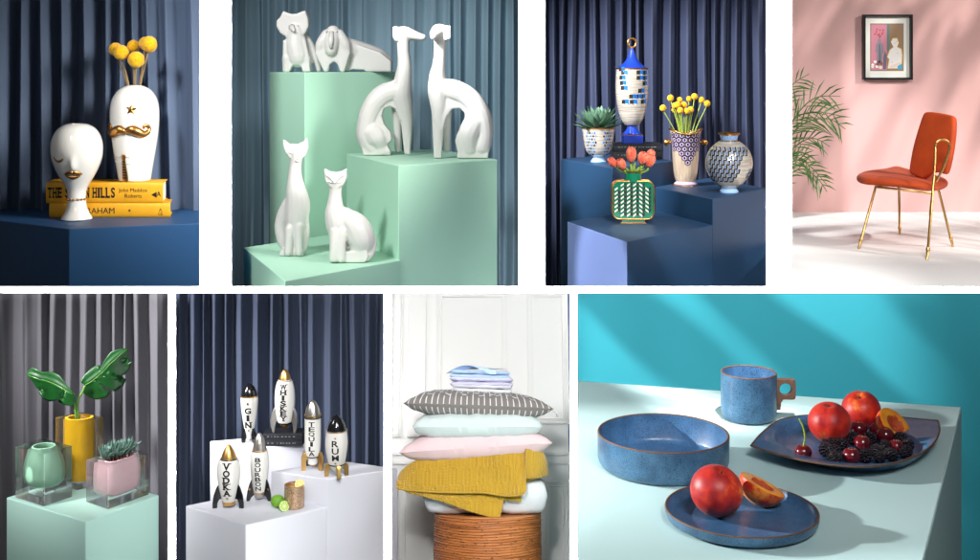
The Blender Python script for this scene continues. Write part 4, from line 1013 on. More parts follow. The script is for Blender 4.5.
oL = [za(*p) for p in [(420, 272), (390, 240), (365, 215), (340, 190), (310, 175), (275, 168), (240, 168), (205, 152), (175, 145), (155, 165), (140, 190), (165, 205), (180, 225), (205, 265), (230, 268), (268, 252), (285, 246), (270, 262), (240, 278), (212, 286), (240, 325), (270, 342), (310, 335), (330, 318), (352, 285), (366, 272), (362, 300), (345, 328), (325, 340), (360, 355), (415, 360), (434, 330), (432, 300), (425, 285)]]
midL = [za(*p) for p in [(418, 284), (385, 268), (345, 248), (300, 230), (250, 212), (200, 198), (146, 190)]]
monstera_leaf('left-hand glossy monstera leaf drooping to the left', oL, midL, [(mu_ - 2, mv_ + 14, 0), (75.5, 408, -3), (75, 400, -5), (74.8, 391, -6)], Pm_, ky, mu_, mv_, lambda x, z: -8 - (x + 10) * .12 + 1.5 * math.sin(x * .2))
# succulent cluster
gs = mat('dark_succulent_leaf', '#3C5E54', .5, var=(.2, .6, '#7F978A'))
t = thing('succulent_plant', 'cluster of blue-green spiky succulents filling the blush pink vase', 'plant')
mb = MB(); rnd = random.Random(9)
mb2 = MB()
axd = (ST.at(149, 494.5, z=z5) - ST.at(107.8, 509.5, z=z5)).normalized()
for c in range(9):
    s_ = (c / 8 - .5) * 31; b = axd * s_ + Vector((0, rnd.uniform(-5, 5), 0))
    mb2.tube([b + Vector((0, 0, -12)), b + Vector((0, 0, 3))], 1.2, 6)
    for i in range(24):
        a = rnd.uniform(0, 6.283); e = R_(rnd.uniform(18, 85)); hz = rnd.uniform(0, 5)
        d = (math.cos(a) * math.cos(e), math.sin(a) * math.cos(e), math.sin(e)); leaf_mb(mb, b + Vector((0, 0, hz)), d, rnd.uniform(11, 16.5), 1.7, 1.3, (0.01, 0, 1))
mb.build('leaves', gs, t, smooth=60)
mb2.build('stems', mat('succulent_stem', '#8A4A34', .7), t)
ST.put(t, Cp_ + Vector((0, 0, (hp - 1) * kp_)), 0, kp_)

# ================================================================== STAGE 6 : rocket decanters
blue_cloth = mat('slate_blue_curtain_cloth', '#3A4255', .75, bump=(1.4, .3), var=(.05, .5, '#343C50', (1, 1, .2)))
curtain('slate blue pleated curtain behind the rocket decanters', 169, 390, 7.72, 287, 640, 12.5, 14, 17, blue_cloth, ex=1.15, sharp=.8)
white_blk = mat('white_block_paint', '#DCDCE4', .5, bump=(.4, .06), var=(.04, .4, '#CFCFD7'))
b6, z6l = block3('front white block carrying two rocket decanters, tumbler and limes', (185.5, 505.5), (245.8, 524.8), (327.3, 507), 6.4, 1.2, white_blk)
b6, z6r = block3('right white block carrying two gold-legged rocket decanters', (271, 470.8), (327, 479), (398, 468.5), 6.68, 1.4, white_blk)
b6, z6t = block3('rear left white block, the tallest, carrying black books and two rockets', (209.6, 441), (266, 447), (306, 443.5), 7.02, 1.6, white_blk)
def curved_fin(mb, prof, ang, pts, th):
    """pts: (radial, z) outline of the fin"""
    n = len(pts); ca, sa = math.sin(ang), -math.cos(ang); tx, ty_ = -sa, ca
    vs = []
    for s_ in (-1, 1): vs += [(r * ca + tx * s_ * th / 2, r * sa + ty_ * s_ * th / 2, z) for r, z in pts]
    fs = [tuple(range(n)), tuple(reversed(range(n, 2 * n)))] + [((i + 1) % n, i, n + i, n + (i + 1) % n) for i in range(n)]
    mb.add(vs, fs)
def rocket(label, P, body, nose_, nose_m, bands, fins, fin_m, angs, text, th=2.4, nozzle=None, star=None, fin_star=False, sx=.98, serif=True, k=None):
    t = thing('rocket_decanter', label, 'decanter'); bp_ = spline(body, 3)
    mb = MB(); mb.lathe([(0, body[0][1])] + bp_ + [(0, body[-1][1])], 48); mb.build('body', white_gloss, t, smooth=50)
    np_ = spline(nose_, 3); mb = MB(); mb.lathe([(0, nose_[0][1])] + np_, 40); mb.build('nose_cone', nose_m, t, smooth=50)
    for (z, hgt, m_) in bands:
        r = rad_at(bp_, z) if z <= body[-1][1] else body[-1][0]
        mb = MB(); mb.lathe([(r - .5, z - hgt / 2), (r + .3, z - hgt / 2 + .1), (rad_at(bp_, min(z + hgt / 2, body[-1][1])) + .3, z + hgt / 2 - .1), (r - .5, z + hgt / 2)], 48); mb.build('band', m_, t, smooth=50)
    for a in angs:
        mb = MB(); curved_fin(mb, bp_, R_(a), fins, th); fo = mb.build('fin', fin_m, t, bevel=.5, seg=3)
        if fin_star and abs(a) < 100:
            ca, sa = math.sin(R_(a)), -math.cos(R_(a)); rr = sum(p[0] for p in fins) / len(fins) + .5; zz = fins[0][1] * .35 + 4
            tx, ty_ = -sa, ca; mb = MB(); sp_ = star_poly(1.6); s_ = -1 if ty_ > 0 else 1
            mb.add([((rr + x) * ca + tx * s_ * (th / 2 + .1), (rr + x) * sa + ty_ * s_ * (th / 2 + .1), zz + y) for x, y in sp_], [tuple(range(10))]); mb.build('star', gold, fo, smooth=0)
    if nozzle:
        mb = MB(); mb.lathe([(0, nozzle[0][1])] + nozzle[1] + [(0, nozzle[1][-1][1])], 36); mb.build('nozzle', nozzle[2], t, smooth=50)
    txt, zt, zb, hh_, w_ = text
    stacked_text(txt, bp_, ink, t, zt, zb, hh_, w_, serif=serif, bold=.42 if serif else .22)
    if star:
        for (z, r) in star:
            mb = MB(); mb.add([wrap(bp_, x, z + y, .3) for x, y in star_poly(r)], [tuple(range(10))]); mb.build('star', gold, t, smooth=0)
    ST.put(t, P, 0, k, sx); return t
# on the front block
P = ST.at(228.8, 507, z=z6l)
rocket('white VODKA rocket decanter with gold nose and three black fins', P, [(6.4, 6), (8.6, 14), (10.8, 25), (11.8, 36), (10.8, 45), (8.2, 49)],
       [(7.8, 49), (6.6, 53), (4.6, 57.5), (2.2, 61), (1, 62.3), (0, 62.6)], gold2, [(48.6, 1, black_gloss)],
       [(7.5, 25), (9.5, 24.5), (12.5, 20), (15, 13), (16.3, 5), (16.3, 0), (11.5, 0), (11.2, 5), (9.5, 8.5), (6, 9)], black_gloss, (-78, 78, 180), ('VODKA', 47, 13.5, 6.6, 7), nozzle=[(0, 0), [], gold2] and [(0, 2.8), [(4.2, 2.6), (6.4, 3), (6.8, 6.5), (6.2, 7)], gold2], star=[(11.2, 1.9)])
P = ST.at(259.5, 499.5, z=z6l)
rocket('slim white BOURBON rocket decanter with silver nose and starred black fins', P, [(6, 7), (7.6, 16), (9, 28), (9.6, 38), (8.6, 46), (7.2, 50.5)],
       [(6.9, 50), (6.2, 56), (4.6, 61.5), (2.2, 65.5), (.8, 66.8), (0, 67)], silver, [(49.8, 1.4, gold2), (8, 1.4, gold2)],
       [(6.5, 22), (8, 21.5), (10.5, 16), (12.4, 9), (13.2, 2.5), (13, -1), (10.5, -1), (8.5, 3), (5.5, 5.5)], black_gloss, (-72, 72, 180), ('BOURBON', 44.5, 11, 4.3, 5.8), nozzle=[(0, 2.8), [(3.4, 2), (4.8, 3), (5.8, 7)], silver], fin_star=True, serif=False)
# on the rear block : books first
Pb = ST.at(283, 446.2, z=z6t)
k_ = Pb.y / F
black_book(Pb, 39, 6, 20, 'lower black book on the white block, under the WHISKEY rocket', 5)
black_book(Pb + Vector((-.5 * k_, .008, 6.1 * k_)), 39, 6, 20, 'upper black book on the white block, touching the WHISKEY rocket', 6)
Pw_ = Pb + Vector((.3 * k_, 9 * k_, 12.2 * k_)); 
rocket('tall white WHISKEY rocket decanter with gold nose and silver fins, on black books', Pw_, [(6, 8), (8.2, 12), (9.8, 22), (10.4, 32), (9.8, 42), (7.8, 50), (6.3, 52)],
       [(6.2, 52), (5.6, 54.5), (4, 58.5), (1.8, 61.5), (0, 62.3)], gold2, [(50.9, 1.6, black_gloss), (9, 1.6, black_gloss)],
       [(8, 26), (10.5, 25), (13.6, 19), (14.8, 12), (14, 5), (12.6, 0), (10.6, 0), (10, 5), (9.4, 9), (8, 12)], silver, (-70, 70, 180), ('WHISKEY', 49, 12.5, 5, 6.2), nozzle=[(0, 2.8), [(2, 3.4), (3.6, 5), (6, 8.4)], gold2], th=3)
P = ST.at(247.3, 444.8, z=z6t); P.y += .06
rocket('small white GIN rocket decanter with black nose and black fins', P, [(2.4, 3), (4.6, 11), (6.7, 22), (8.3, 34), (8.8, 43), (8.3, 46.5)],
       [(8.2, 46), (7.2, 50.5), (4.8, 55), (2, 57.8), (0, 58.6)], black_gloss, [(46, 1.4, gold2)],
       [(4, 14), (5.6, 14), (7.6, 9), (8.4, 4), (8.2, 0), (4.6, 0), (3.6, 5), (3, 8)], black_gloss, (-62, 62, 180), ('GIN', 36, 15, 6.3, 6.6), star=[(40, 2.1), (12.5, 1.5)], th=3.2)
# on the right block
P = ST.at(312.8, 469.3, z=z6r)
gfin = [(4.5, 18), (9.2, 18), (11.6, 13), (11.6, 0), (6.9, 0), (6.9, 9), (6, 11.5), (4.5, 11.5)]
rocket('straight white TEQUILA rocket decanter with silver nose and gold legs', P, [(5, 6), (5.4, 12), (7.2, 15), (8.2, 22), (8.4, 36), (8.3, 52)],
       [(8.1, 52), (7.8, 56), (6.2, 62), (3.6, 67), (1, 69.4), (0, 69.8)], silver, [(52.4, 1.2, black_gloss), (54.6, 1.3, gold2), (13.6, 1, black_gloss)], gfin, gold2, (-72, 72, 180), ('TEQUILA', 49.5, 15.5, 4.5, 6), th=4, serif=False)
P = ST.at(336.6, 475.6, z=z6r)
rocket('barrel-shaped white RUM rocket decanter with black nose and gold legs', P, [(5, 6), (7, 9), (9.4, 16), (11.2, 27), (11.4, 36), (10.4, 46)],
       [(10.2, 46), (8.6, 51.5), (5.6, 56.5), (2.2, 60), (0, 61)], black_gloss, [(45.5, 1, gold2), (12.2, 1.2, black_gloss)], [(5.5, 13), (10, 13), (12.2, 9), (12.2, 0), (8, 0), (7.5, 6), (5.5, 8)], gold2, (-80, 20, 100), ('RUM', 38, 17.5, 6.2, 7), th=4, star=[(40.3, 1.5), (15, 1.6)], sx=.98, serif=False)
# tumbler
P = ST.at(294.4, 506.8, z=z6l); kt6 = P.y / F
t = thing('tumbler', 'copper-patterned glass tumbler on the front white block', 'glass')
cop = mat('copper_foil_glass', '#B5834F', .25, .7, bump=(.9, 1.0), var=(.75, .8, '#F2DFCB'))
mb = MB(); mb.lathe([(0, 0), (9.4, 0), (9.9, .8), (10, 22.4), (9.2, 22.6), (9, 2.5), (0, 2.4)], 40); mb.build('body', cop, t, smooth=50)
mb = MB(); mb.lathe([(0, 19), (9, 19)], 32); mb.build('drink', mat('amber_drink', '#B9853A', .1, coat=.5), t)
ST.put(t, P)
def citrus(label, P, r, whole, colr, k, rot=None, nm='lime', thick=None):
    t = thing(nm, label, 'fruit'); rind = mat(nm + '_rind', colr, .4, bump=(2.2, .4), var=(.2, .4))
    mb = MB()
    if whole:
        mb.ell((0, 0, 0), (r * 1.08, r, r), 24, 18); mb.tube([(r * 1.0, 0, 0), (r * 1.2, 0, 0)], [r * .25, r * .1], 8); mb.build('rind', rind, t, smooth=180)
    else:
        T = thick or r; pr = [(0, -T)] + [(r * math.sin(a * math.pi / 20), -T * math.cos(a * math.pi / 20)) for a in range(1, 11)] + [(r * .93, .1)]
        Q = rot
        V = lambda q: tuple(Q @ Vector(q))
        mb.lathe(pr, 28, fn=V); mb.build('rind', rind, t, smooth=60)
        mb = MB(); mb.lathe([(r * .93, .1), (r * .84, .12)], 28, fn=V); mb.build('pith', mat(nm + '_pith', '#E9EBC8', .6), t, smooth=0)
        mb = MB()
        for i in range(9):
            a0, a1 = i * .698 + .05, (i + 1) * .698 - .05; pts = [(.6 * math.cos((a0 + a1) / 2), .6 * math.sin((a0 + a1) / 2), .25)] + [(r * .83 * math.cos(a0 + (a1 - a0) * j / 4), r * .83 * math.sin(a0 + (a1 - a0) * j / 4), .25) for j in range(5)]
            mb.add([V(p) for p in pts], [tuple(range(6))])
        mb.build('flesh', mat(nm + '_flesh', '#A9C64A' if nm == 'lime' else '#F2C94A', .3, coat=.3), t, smooth=0)
        mb = MB(); mb.lathe([(r * .85, .08), (0, .08)], 28, fn=V); mb.build('membrane', MATS[nm + '_pith'], t, smooth=0)
    ST.put(t, P, 0, k)
P = ST.at(277.5, 507.4, z=z6l); citrus('whole green lime beside the copper tumbler', P + Vector((0, 0, 6.4 * kt6)), 6.3, True, '#6FA32A', kt6)
P = ST.at(284.3, 510.8, z=z6l); citrus('halved lime with its cut face to the front, resting against the whole lime', P + Vector((0, 0, 4.7 * kt6)), 5.3, False, '#6FA32A', kt6, Euler((R_(62), 0, R_(28))).to_matrix())
P = ST.at(294.4, 506.8, z=z6l); citrus('lemon slice hooked over the rim of the copper tumbler', P + Vector((5.6 * kt6, -2 * kt6, 23.2 * kt6)), 5, False, '#E8B93A', kt6, Euler((R_(50), R_(22), 0)).to_matrix(), nm='lemon', thick=1.2)

# ================================================================== STAGE 7 : linen stack
plaster = mat('white_panel_paint', '#EFEEEB', .7, bump=(.3, .05), var=(.01, .2, '#E8E7E3'))
Y7 = 7.45
kw = Y7 / F
t = thing('panelled_wall', 'white wall with classical panel mouldings behind the linen stack', 'wall')
O7 = S7.at(480, 560, y=Y7); U7 = lambda u, v: Vector(((S7.at(u, v, y=Y7) - O7) / kw))
mb = MB(); a, b = U7(389.5, 288), U7(571.5, 640)
mb.box(((a.x + b.x) / 2, 2, (a.z + b.z) / 2), (b.x - a.x, 4, a.z - b.z)); mb.build('panel', plaster, t, smooth=0)
def mould(u0, v0, u1, v1, w=5):
    mb = MB(); A, B = U7(u0, v0), U7(u1, v1)
    for (inset, ww, d) in ((0, w * .38, 2.2), (w * .38, w * .3, 1.2), (w * .68, w * .32, 1.9)):
        x0_, x1_, z0_, z1_ = A.x + inset, B.x - inset, B.z + inset, A.z - inset
        for (c0, c1, d0, d1) in ((x0_, x0_ + ww, z0_, z1_), (x1_ - ww, x1_, z0_, z1_), (x0_ + ww, x1_ - ww, z1_ - ww, z1_), (x0_ + ww, x1_ - ww, z0_, z0_ + ww)):
            mb.box(((c0 + c1) / 2, -d / 2 - .03, (d0 + d1) / 2), (c1 - c0, d, d1 - d0))
    mb.build('moulding', plaster, t, bevel=.35)
mould(391, 290, 401, 437, 3); mould(436, 291, 508, 438, 6); mould(527, 291, 569.5, 424, 6)
mould(391, 480, 404, 620, 4); mould(440, 480, 535, 620, 5); mould(544, 481, 569.5, 620, 5)
mb = MB(); a, b = U7(409, 289), U7(425, 437); mb.box(((a.x + b.x) / 2, -1.6, (a.z + b.z) / 2), (b.x - a.x, 3.2, a.z - b.z)); mb.build('pilaster', plaster, t, bevel=.8, seg=3)
mb = MB()
for (v0, v1, d) in ((452, 455, 4), (455, 461, 2), (461, 464, 3.2)):
    a, b = U7(389.5, v0), U7(571.5, v1); mb.box(((a.x + b.x) / 2, -d / 2 - .03, (a.z + b.z) / 2), (b.x - a.x, d, a.z - b.z))
mb.build('chair_rail', plaster, t, bevel=.3)
S7.put(t, O7, 0, kw)
# rattan stool
rattan = mat('rattan', '#CC8048', .42, var=(.35, .8, '#8A4A24', (.06, .06, 2.2)), bump=(.5, .3))
Yst = 6.75
Pst = S7.at(487.6, 512, y=Yst); zs_ = Pst.z; k7 = S7.k(Pst)
t = thing('rattan_stool', 'round honey-coloured rattan drum stool carrying the linen stack', 'stool')
mb = MB(); rnd = random.Random(3); z = 0; prof = []
while z > -150:
    hgt = rnd.uniform(1.6, 2.8); r = 53.4 + rnd.uniform(-.25, .25)
    prof += [(r - 1.5, z), (r, z - hgt * .25), (r + .15, z - hgt * .5), (r - .05, z - hgt * .8)]; z -= hgt
def rw(p):
    x, y, z = p; a = math.atan2(x, -y); return (x, y, z + .8 * math.sin(a * 3 + z * .05) if z < -2 else z)
mb.lathe([(0, 0), (50, 0)] + prof + [(0, z)], 120, fn=rw); mb.build('body', rattan, t, smooth=35)
mb = MB()
for i in range(240):
    a = rnd.uniform(-1.5, 1.5); zz = rnd.uniform(-60, -2); L_ = rnd.uniform(.6, 2.2)
    mb.tube([(53.6 * math.sin(a + q * .012 * L_), -53.6 * math.cos(a + q * .012 * L_), zz - .35 * abs(q)) for q in (-1, 0, 1)], [.15, .38, .15], 5)
nb = mb.build('nodes', mat('rattan_node', '#5A3216', .7), t, smooth=180); nb['kind'] = 'stuff'
Pst = Pst + Vector((0, .0, 0)); S7.put(t, Pst, 0, k7)
# cushions and folded cloth
def fold_noise(x, y, s, amp): return amp * (math.sin(x * .21 + s) * math.sin(y * .17 + 2 * s) + .6 * math.sin(x * .47 - y * .2 + s * 3) + .35 * math.sin(x * .9 + y * .5 + s))
def pillow(name, label, cat, m, u0, u1, vt, vb, depth, seed, rz=0, ears=.06, slope=0, sag=0, puff=.45, lip=0, exm=None, dy=0):
    """a soft rectangular cushion lying flat: superellipse plan, thickness swelling to the middle"""
    t = thing(name, label, cat); w = (u1 - u0) / 2; h = (vb - vt); d = depth / 2; n = 44; mrows = 30
    mb = MB(); vs = []; fs = []
    for side in (1, -1):
        for j in range(mrows + 1):
            for i in range(n + 1):
                a = -1 + 2 * i / n; b = -1 + 2 * j / mrows
                ex_ = 1 - ears * (1 - abs(a) ** 2.5) * 0; x = w * a * (1 - ears * (1 - b * b)); y = d * b * (1 - ears * (1 - a * a))
                edge = max(0, (1 - a ** 4)) ** puff * max(0, (1 - b ** 4)) ** puff
                th = h / 2 * edge * (1 if side > 0 else .92)
                z = side * th + fold_noise(x, y, seed + (side > 0), .6) * edge + fold_noise(x * 2.3, y * 2, seed + 5, .35) * edge ** .5
                # seam wrinkles near the corners
                z += .5 * math.sin((abs(a) * 8 - abs(b) * 8) * 2.2) * (abs(a) * abs(b)) ** 2 * side
                z += .5 * edge * math.sin(x * .31 + y * .12 + seed) * math.cos(x * .07 - seed) + .8 * math.sin(a * 2.1 + seed) * edge
                z += slope * x + sag * ((a * a) - .4)
                vs.append((x, y, z))
    N1 = (n + 1) * (mrows + 1)
    for j in range(mrows):
        for i in range(n):
            q = j * (n + 1) + i; fs.append((q, q + 1, q + n + 2, q + n + 1)); fs.append((N1 + q, N1 + q + n + 1, N1 + q + n + 2, N1 + q + 1))
    mb.add(vs, fs)
    o = mb.build('cushion' if name == 'pillow' else 'fabric', m, t, smooth=180)
    # weld the seam
    import bmesh
    bm = bmesh.new(); bm.from_mesh(o.data); bmesh.ops.remove_doubles(bm, verts=bm.verts, dist=.02); bm.to_mesh(o.data); bm.free(); o.data.shade_smooth()
    P = S7.at((u0 + u1) / 2, (vt + vb) / 2, y=Yst + dy); S7.put(t, P, rz, S7.k(P)); return t, o
linen = mat('white_cotton', '#D6D7DB', .85, sheen=.2, bump=(.25, .3)); mintc = mat('pale_mint_linen', '#C6D2D0', .85, sheen=.2, bump=(.25, .35))
pinkc = mat('pale_pink_linen', '#DDC0C2', .85, sheen=.2, bump=(.25, .3))
# duvet : folded block, soft edges
def folded(name, label, cat, m, u0, u1, vt, vb, depth, seed, layers, rz=0, dy=0, slope=0, group=None, rough_=.8):
    t = thing(name, label, cat, group); w = (u1 - u0); h = vb - vt; mb = MB(); rnd = random.Random(seed); lh = h / layers
    for q in range(layers):
        zc = -h / 2 + lh * (q + .5); ww = w - rnd.uniform(0, w * .03); dd = depth - rnd.uniform(0, 4); ox = rnd.uniform(-1, 1) * w * .008
        n = 40; ring = 12; vs = []; fs = []
        for i in range(n + 1):
            a = -1 + 2 * i / n; x = ww / 2 * a; endt = (max(0, 1 - abs(a) ** 14)) ** .5
            for r in range(ring):
                an = 2 * math.pi * r / ring; ca, sa = math.cos(an), math.sin(an)
                y = dd / 2 * math.copysign(abs(ca) ** .35, ca) * (.97 + .03 * endt); z = zc + lh * .5 * math.copysign(abs(sa) ** .6, sa) * endt
                z += slope * x + fold_noise(x, y, seed + q, .22) + .4 * rough_ * math.sin(x * .07 + q * 2 + seed); y += fold_noise(x, z * 3, seed + q + 9, .6) * rough_
                vs.append((x + ox, y, z))
        for i in range(n):
            for r in range(ring):
                s_ = (r + 1) % ring; fs.append((i * ring + r, i * ring + s_, (i + 1) * ring + s_, (i + 1) * ring + r))
        fs.append(tuple(range(ring))); fs.append(tuple(reversed(range(n * ring, (n + 1) * ring))))
        mb.add(vs, fs)
    mb.build('fabric', m, t, smooth=60)
    P = S7.at((u0 + u1) / 2, (vt + vb) / 2, y=Yst + dy); S7.put(t, P, rz, S7.k(P)); return t
folded('folded_duvet', 'thick white folded duvet lying directly on the rattan stool', 'duvet', linen, 424, 549, 476, 511, 72, 2, 1, rough_=1.2)
pillow('pillow', 'pale pink pillow lying between the mustard quilt and the pale mint pillow', 'pillow', pinkc, 402, 551, 430, 461, 90, 3, slope=.06, ears=.10, puff=.5)
pillow('pillow', 'pale mint pillow lying between the pink and the grey patterned ones', 'pillow', mintc, 415, 541, 411, 440, 84, 6, slope=.0, ears=.02, puff=.42)
greyp = mat('grey_linen', '#7D7672', .85, sheen=.2, bump=(2, .2))
whp = mat('white_print', '#DCDAD8', .85)
t, o = pillow('pillow', 'grey throw pillow with white line pattern, topmost of the three pillows', 'pillow', greyp, 406, 552, 392, 419, 84, 9, slope=-.035, ears=.12, puff=.5)
# printed line pattern sits just proud of the cushion skin
me = o.data
def skin(a, b, side=1):
    """height of the top skin at plan fraction a, b (same formula as pillow)"""
    w, d, h = 73.0, 42.0, 27.0; x = w * a * (1 - .12 * (1 - b * b)); y = d * b * (1 - .12 * (1 - a * a)); edge = max(0, 1 - a ** 4) ** .5 * max(0, 1 - b ** 4) ** .5
    ex_ = .5 * edge * math.sin(x * .31 + y * .12 + 9) * math.cos(x * .07 - 9) + .8 * math.sin(a * 2.1 + 9) * edge
    if side < 0: return Vector((x, y, ex_ - h / 2 * edge * .92 + fold_noise(x, y, 9, .6) * edge + fold_noise(x * 2.3, y * 2, 14, .35) * edge ** .5 - .5 * math.sin((abs(a) * 8 - abs(b) * 8) * 2.2) * (abs(a) * abs(b)) ** 2 + -.035 * x))
    z = ex_ + h / 2 * edge + fold_noise(x, y, 10, .6) * edge + fold_noise(x * 2.3, y * 2, 14, .35) * edge ** .5 + .5 * math.sin((abs(a) * 8 - abs(b) * 8) * 2.2) * (abs(a) * abs(b)) ** 2 + -.035 * x
    return Vector((x, y, z))
mb = MB()
def line_on(a0, b0, a1, b1, w=.007, side=1):
    n = 10; pv = None; vs = []
    for i in range(n + 1):
        a = a0 + (a1 - a0) * i / n; b = b0 + (b1 - b0) * i / n; da, db = (a1 - a0), (b1 - b0); L_ = math.hypot(da * 1.7, db) or 1
        oa, ob_ = -db / L_ * w / 1.0, da / L_ * w * 1.7
        up = (skin(a + .01, b) - skin(a - .01, b)).cross(skin(a, b + .01) - skin(a, b - .01)).normalized() * .16
        if side < 0: up = Vector((0, -.12, -.12))
        vs += [skin(a + oa, b + ob_, side) + up, skin(a - oa, b - ob_, side) + up]
    mb.add(vs, [(2 * i, 2 * i + 1, 2 * i + 3, 2 * i + 2) for i in range(n)])
for i in range(-12, 13):
    a = i * .078
    st_ = i % 3
    b0 = -.965; b1 = [-.15, -.35, -.05][st_]
    line_on(a, b0 if st_ else -.7, a, b1); line_on(a, b1 + .12, a, .8)
    line_on(a, -.99, a, -.55, side=-1); line_on(a, -.999, a, -.9)
    if i < 12:
        line_on(a, [-.82, -.6, -.75][st_], a + .078, [-.82, -.6, -.75][st_] , .02)
        if st_ == 1: line_on(a, b1, a + .039, b1 + .12); line_on(a + .078, b1, a + .039, b1 + .12)
        if st_ == 0: line_on(a, b1 + .12, a + .078, b1 + .12, .02)
mb.build('line_pattern', whp, o, smooth=180)
# tassel at its right corner
mb = MB(); mb.tube([(72, -18, -3), (76, -20, -6), (78, -20, -10)], [1.2, .8, 1.6], 6); mb.build('corner_tie', whp, t, smooth=180)
# sheets on top
sh1 = mat('white_sheet', '#E2E2E6', .85, bump=(.3, .2)); sh2 = mat('lilac_sheet', '#CFCCE4', .85, bump=(.3, .2)); sh3 = mat('sky_blue_sheet', '#BDD3EE', .85, bump=(.3, .2))
folded('folded_sheet', 'folded white sheet lying on the grey patterned pillow', 'sheet', sh1, 452, 512, 384, 393, 40, 4, 2, slope=-.04, rough_=.3)
folded('folded_sheet', 'folded lilac sheet in the middle of the three small sheets', 'sheet', sh2, 450, 513.5, 377, 386.5, 41, 7, 2, slope=-.02, rough_=.3)
folded('folded_sheet', 'folded sky blue sheet, topmost of the stack with a loose corner', 'sheet', sh3, 450, 511, 370.5, 378.5, 41, 8, 2, slope=-.03, rough_=.3)
bs = [o_ for o_ in COL.objects if o_.get('label', '').startswith('folded sky blue')][0]
mb = MB()
pts = [(-37, -24, -1.5), (-30, -22, 4.5), (-17, -20, 9.5), (-8, -10, 8), (12, -18, 5), (30, -8, 5), (30, 10, 5), (-18, 14, 5.5), (-30, 8, 4)]
cx_ = Vector((-8, -2, 7))
vs = [cx_] + [Vector(p) for p in pts]; mb.add(vs, [(0, i, i % len(pts) + 1) for i in range(1, len(pts) + 1)])
mb.add([(-17, -21, 9.6), (-4, -22, 7.6), (12, -23, -3.6), (20, -22, 2.4), (10, -19, 6)], [(0, 1, 4), (1, 2, 3, 4)])
mb.build('loose_corner', sh3, bs, smooth=0, sub=1, solid=.5)
# mustard quilt : one folded sheet following a drawn outline, with stitched channels
quilt_m = mat('mustard_quilt', '#B78F1E', .8, sheen=.4, bump=(1.2, .25), var=(.06, .3, '#A27A14'))
t = thing('folded_quilt', 'mustard yellow quilted blanket folded over, drooping to the front', 'quilt')
z7 = lambda x, y: (390 + x * .2321, 430 + y * .2321)
Pq = S7.at(487, 480, y=Yst); kq7 = S7.k(Pq)
def Q7(x, y, dy): u, v = z7(x, y); return Vector((u - 487, dy, 480 - v))
def sheet_between(topc, botc, dyt, dyb, nx=110, ny=34, bulge=2.5, motif=True):
    """fabric panel between an upper and a lower curve (picture points), bulging to the front"""
    T = spline([(a, b) for a, b in topc], 8); B = spline([(a, b) for a, b in botc], 8)
    def samp(C, s_):
        q = s_ * (len(C) - 1); i = min(int(q), len(C) - 2); f = q - i; return (C[i][0] + (C[i + 1][0] - C[i][0]) * f, C[i][1] + (C[i + 1][1] - C[i][1]) * f)
    mb = MB(); vs = []
    for i in range(nx + 1):
        s_ = i / nx; a = samp(T, s_); b = samp(B, s_); A = Q7(*a, dyt(s_)); Bq = Q7(*b, dyb(s_))
        for j in range(ny + 1):
            r = j / ny; p = A.lerp(Bq, r); y = p.y - bulge * math.sin(math.pi * min(1, r * 1.0)) ** .6
            X = p.x / 13.0; Z = (p.z - p.x * .04) / 15.0
            if motif:
                # interlocking pipes stitched into the cloth
                row = math.floor(Z); fx_ = (X + .5 * (row % 2)) % 1.0 - .5; fz_ = Z - row
                g = 0
                for c0 in (.09, .2):
                    g = max(g, math.exp(-((abs(fx_) - c0) / .03) ** 2) * (1 if fz_ < .75 else 0)); rr_ = math.hypot(fx_, (fz_ - .75) * .95)
                    g = max(g, math.exp(-((rr_ - c0) / .03) ** 2) * (1 if fz_ >= .75 else 0))
                g = max(g, .8 * math.exp(-((abs(fx_) - .42) / .03) ** 2))
                y += 1.3 * g
                y += .4 * (math.sin(p.z * 2.6) ** 2)
            vs.append((p.x, y, p.z))
    mb.add(vs, [(i * (ny + 1) + j, i * (ny + 1) + j + 1, (i + 1) * (ny + 1) + j + 1, (i + 1) * (ny + 1) + j) for i in range(nx) for j in range(ny)]); return mb
m1 = sheet_between([(46, 190), (70, 160), (130, 128), (260, 122), (390, 108), (480, 92), (585, 78)], [(44, 235), (75, 240), (200, 248), (300, 250), (400, 250), (500, 262), (572, 250)], lambda s_: -28 - 8 * math.sin(s_ * 1.5), lambda s_: -44 - 6 * s_, 220, 60)
m1.build('fabric', quilt_m, t, smooth=180, solid=1.6)
m1 = sheet_between([(42, 205), (70, 215), (130, 232), (260, 244), (400, 248), (492, 262)], [(48, 225), (90, 250), (150, 265), (240, 288), (350, 325), (470, 356)], lambda s_: -42, lambda s_: -43 - 3 * s_, 160, 40, bulge=1)
m1.build('lower_flap', quilt_m, t, smooth=180, solid=1.6)
m1 = sheet_between([(360, 255), (450, 262), (560, 260)], [(360, 270), (450, 278), (562, 288)], lambda s_: -39, lambda s_: -41, 60, 8, bulge=.5, motif=False)
m1.build('middle_flap', quilt_m, t, smooth=180, solid=1.4)
m1 = sheet_between([(578, 76), (600, 72), (630, 78), (655, 100), (672, 135)], [(578, 196), (600, 197), (630, 196), (655, 192), (676, 185)], lambda s_: -40 + 18 * s_ ** 2, lambda s_: -42 + 20 * s_ ** 2, 80, 40, bulge=3)
m1.build('end_fold', quilt_m, t, smooth=180, solid=1.6)
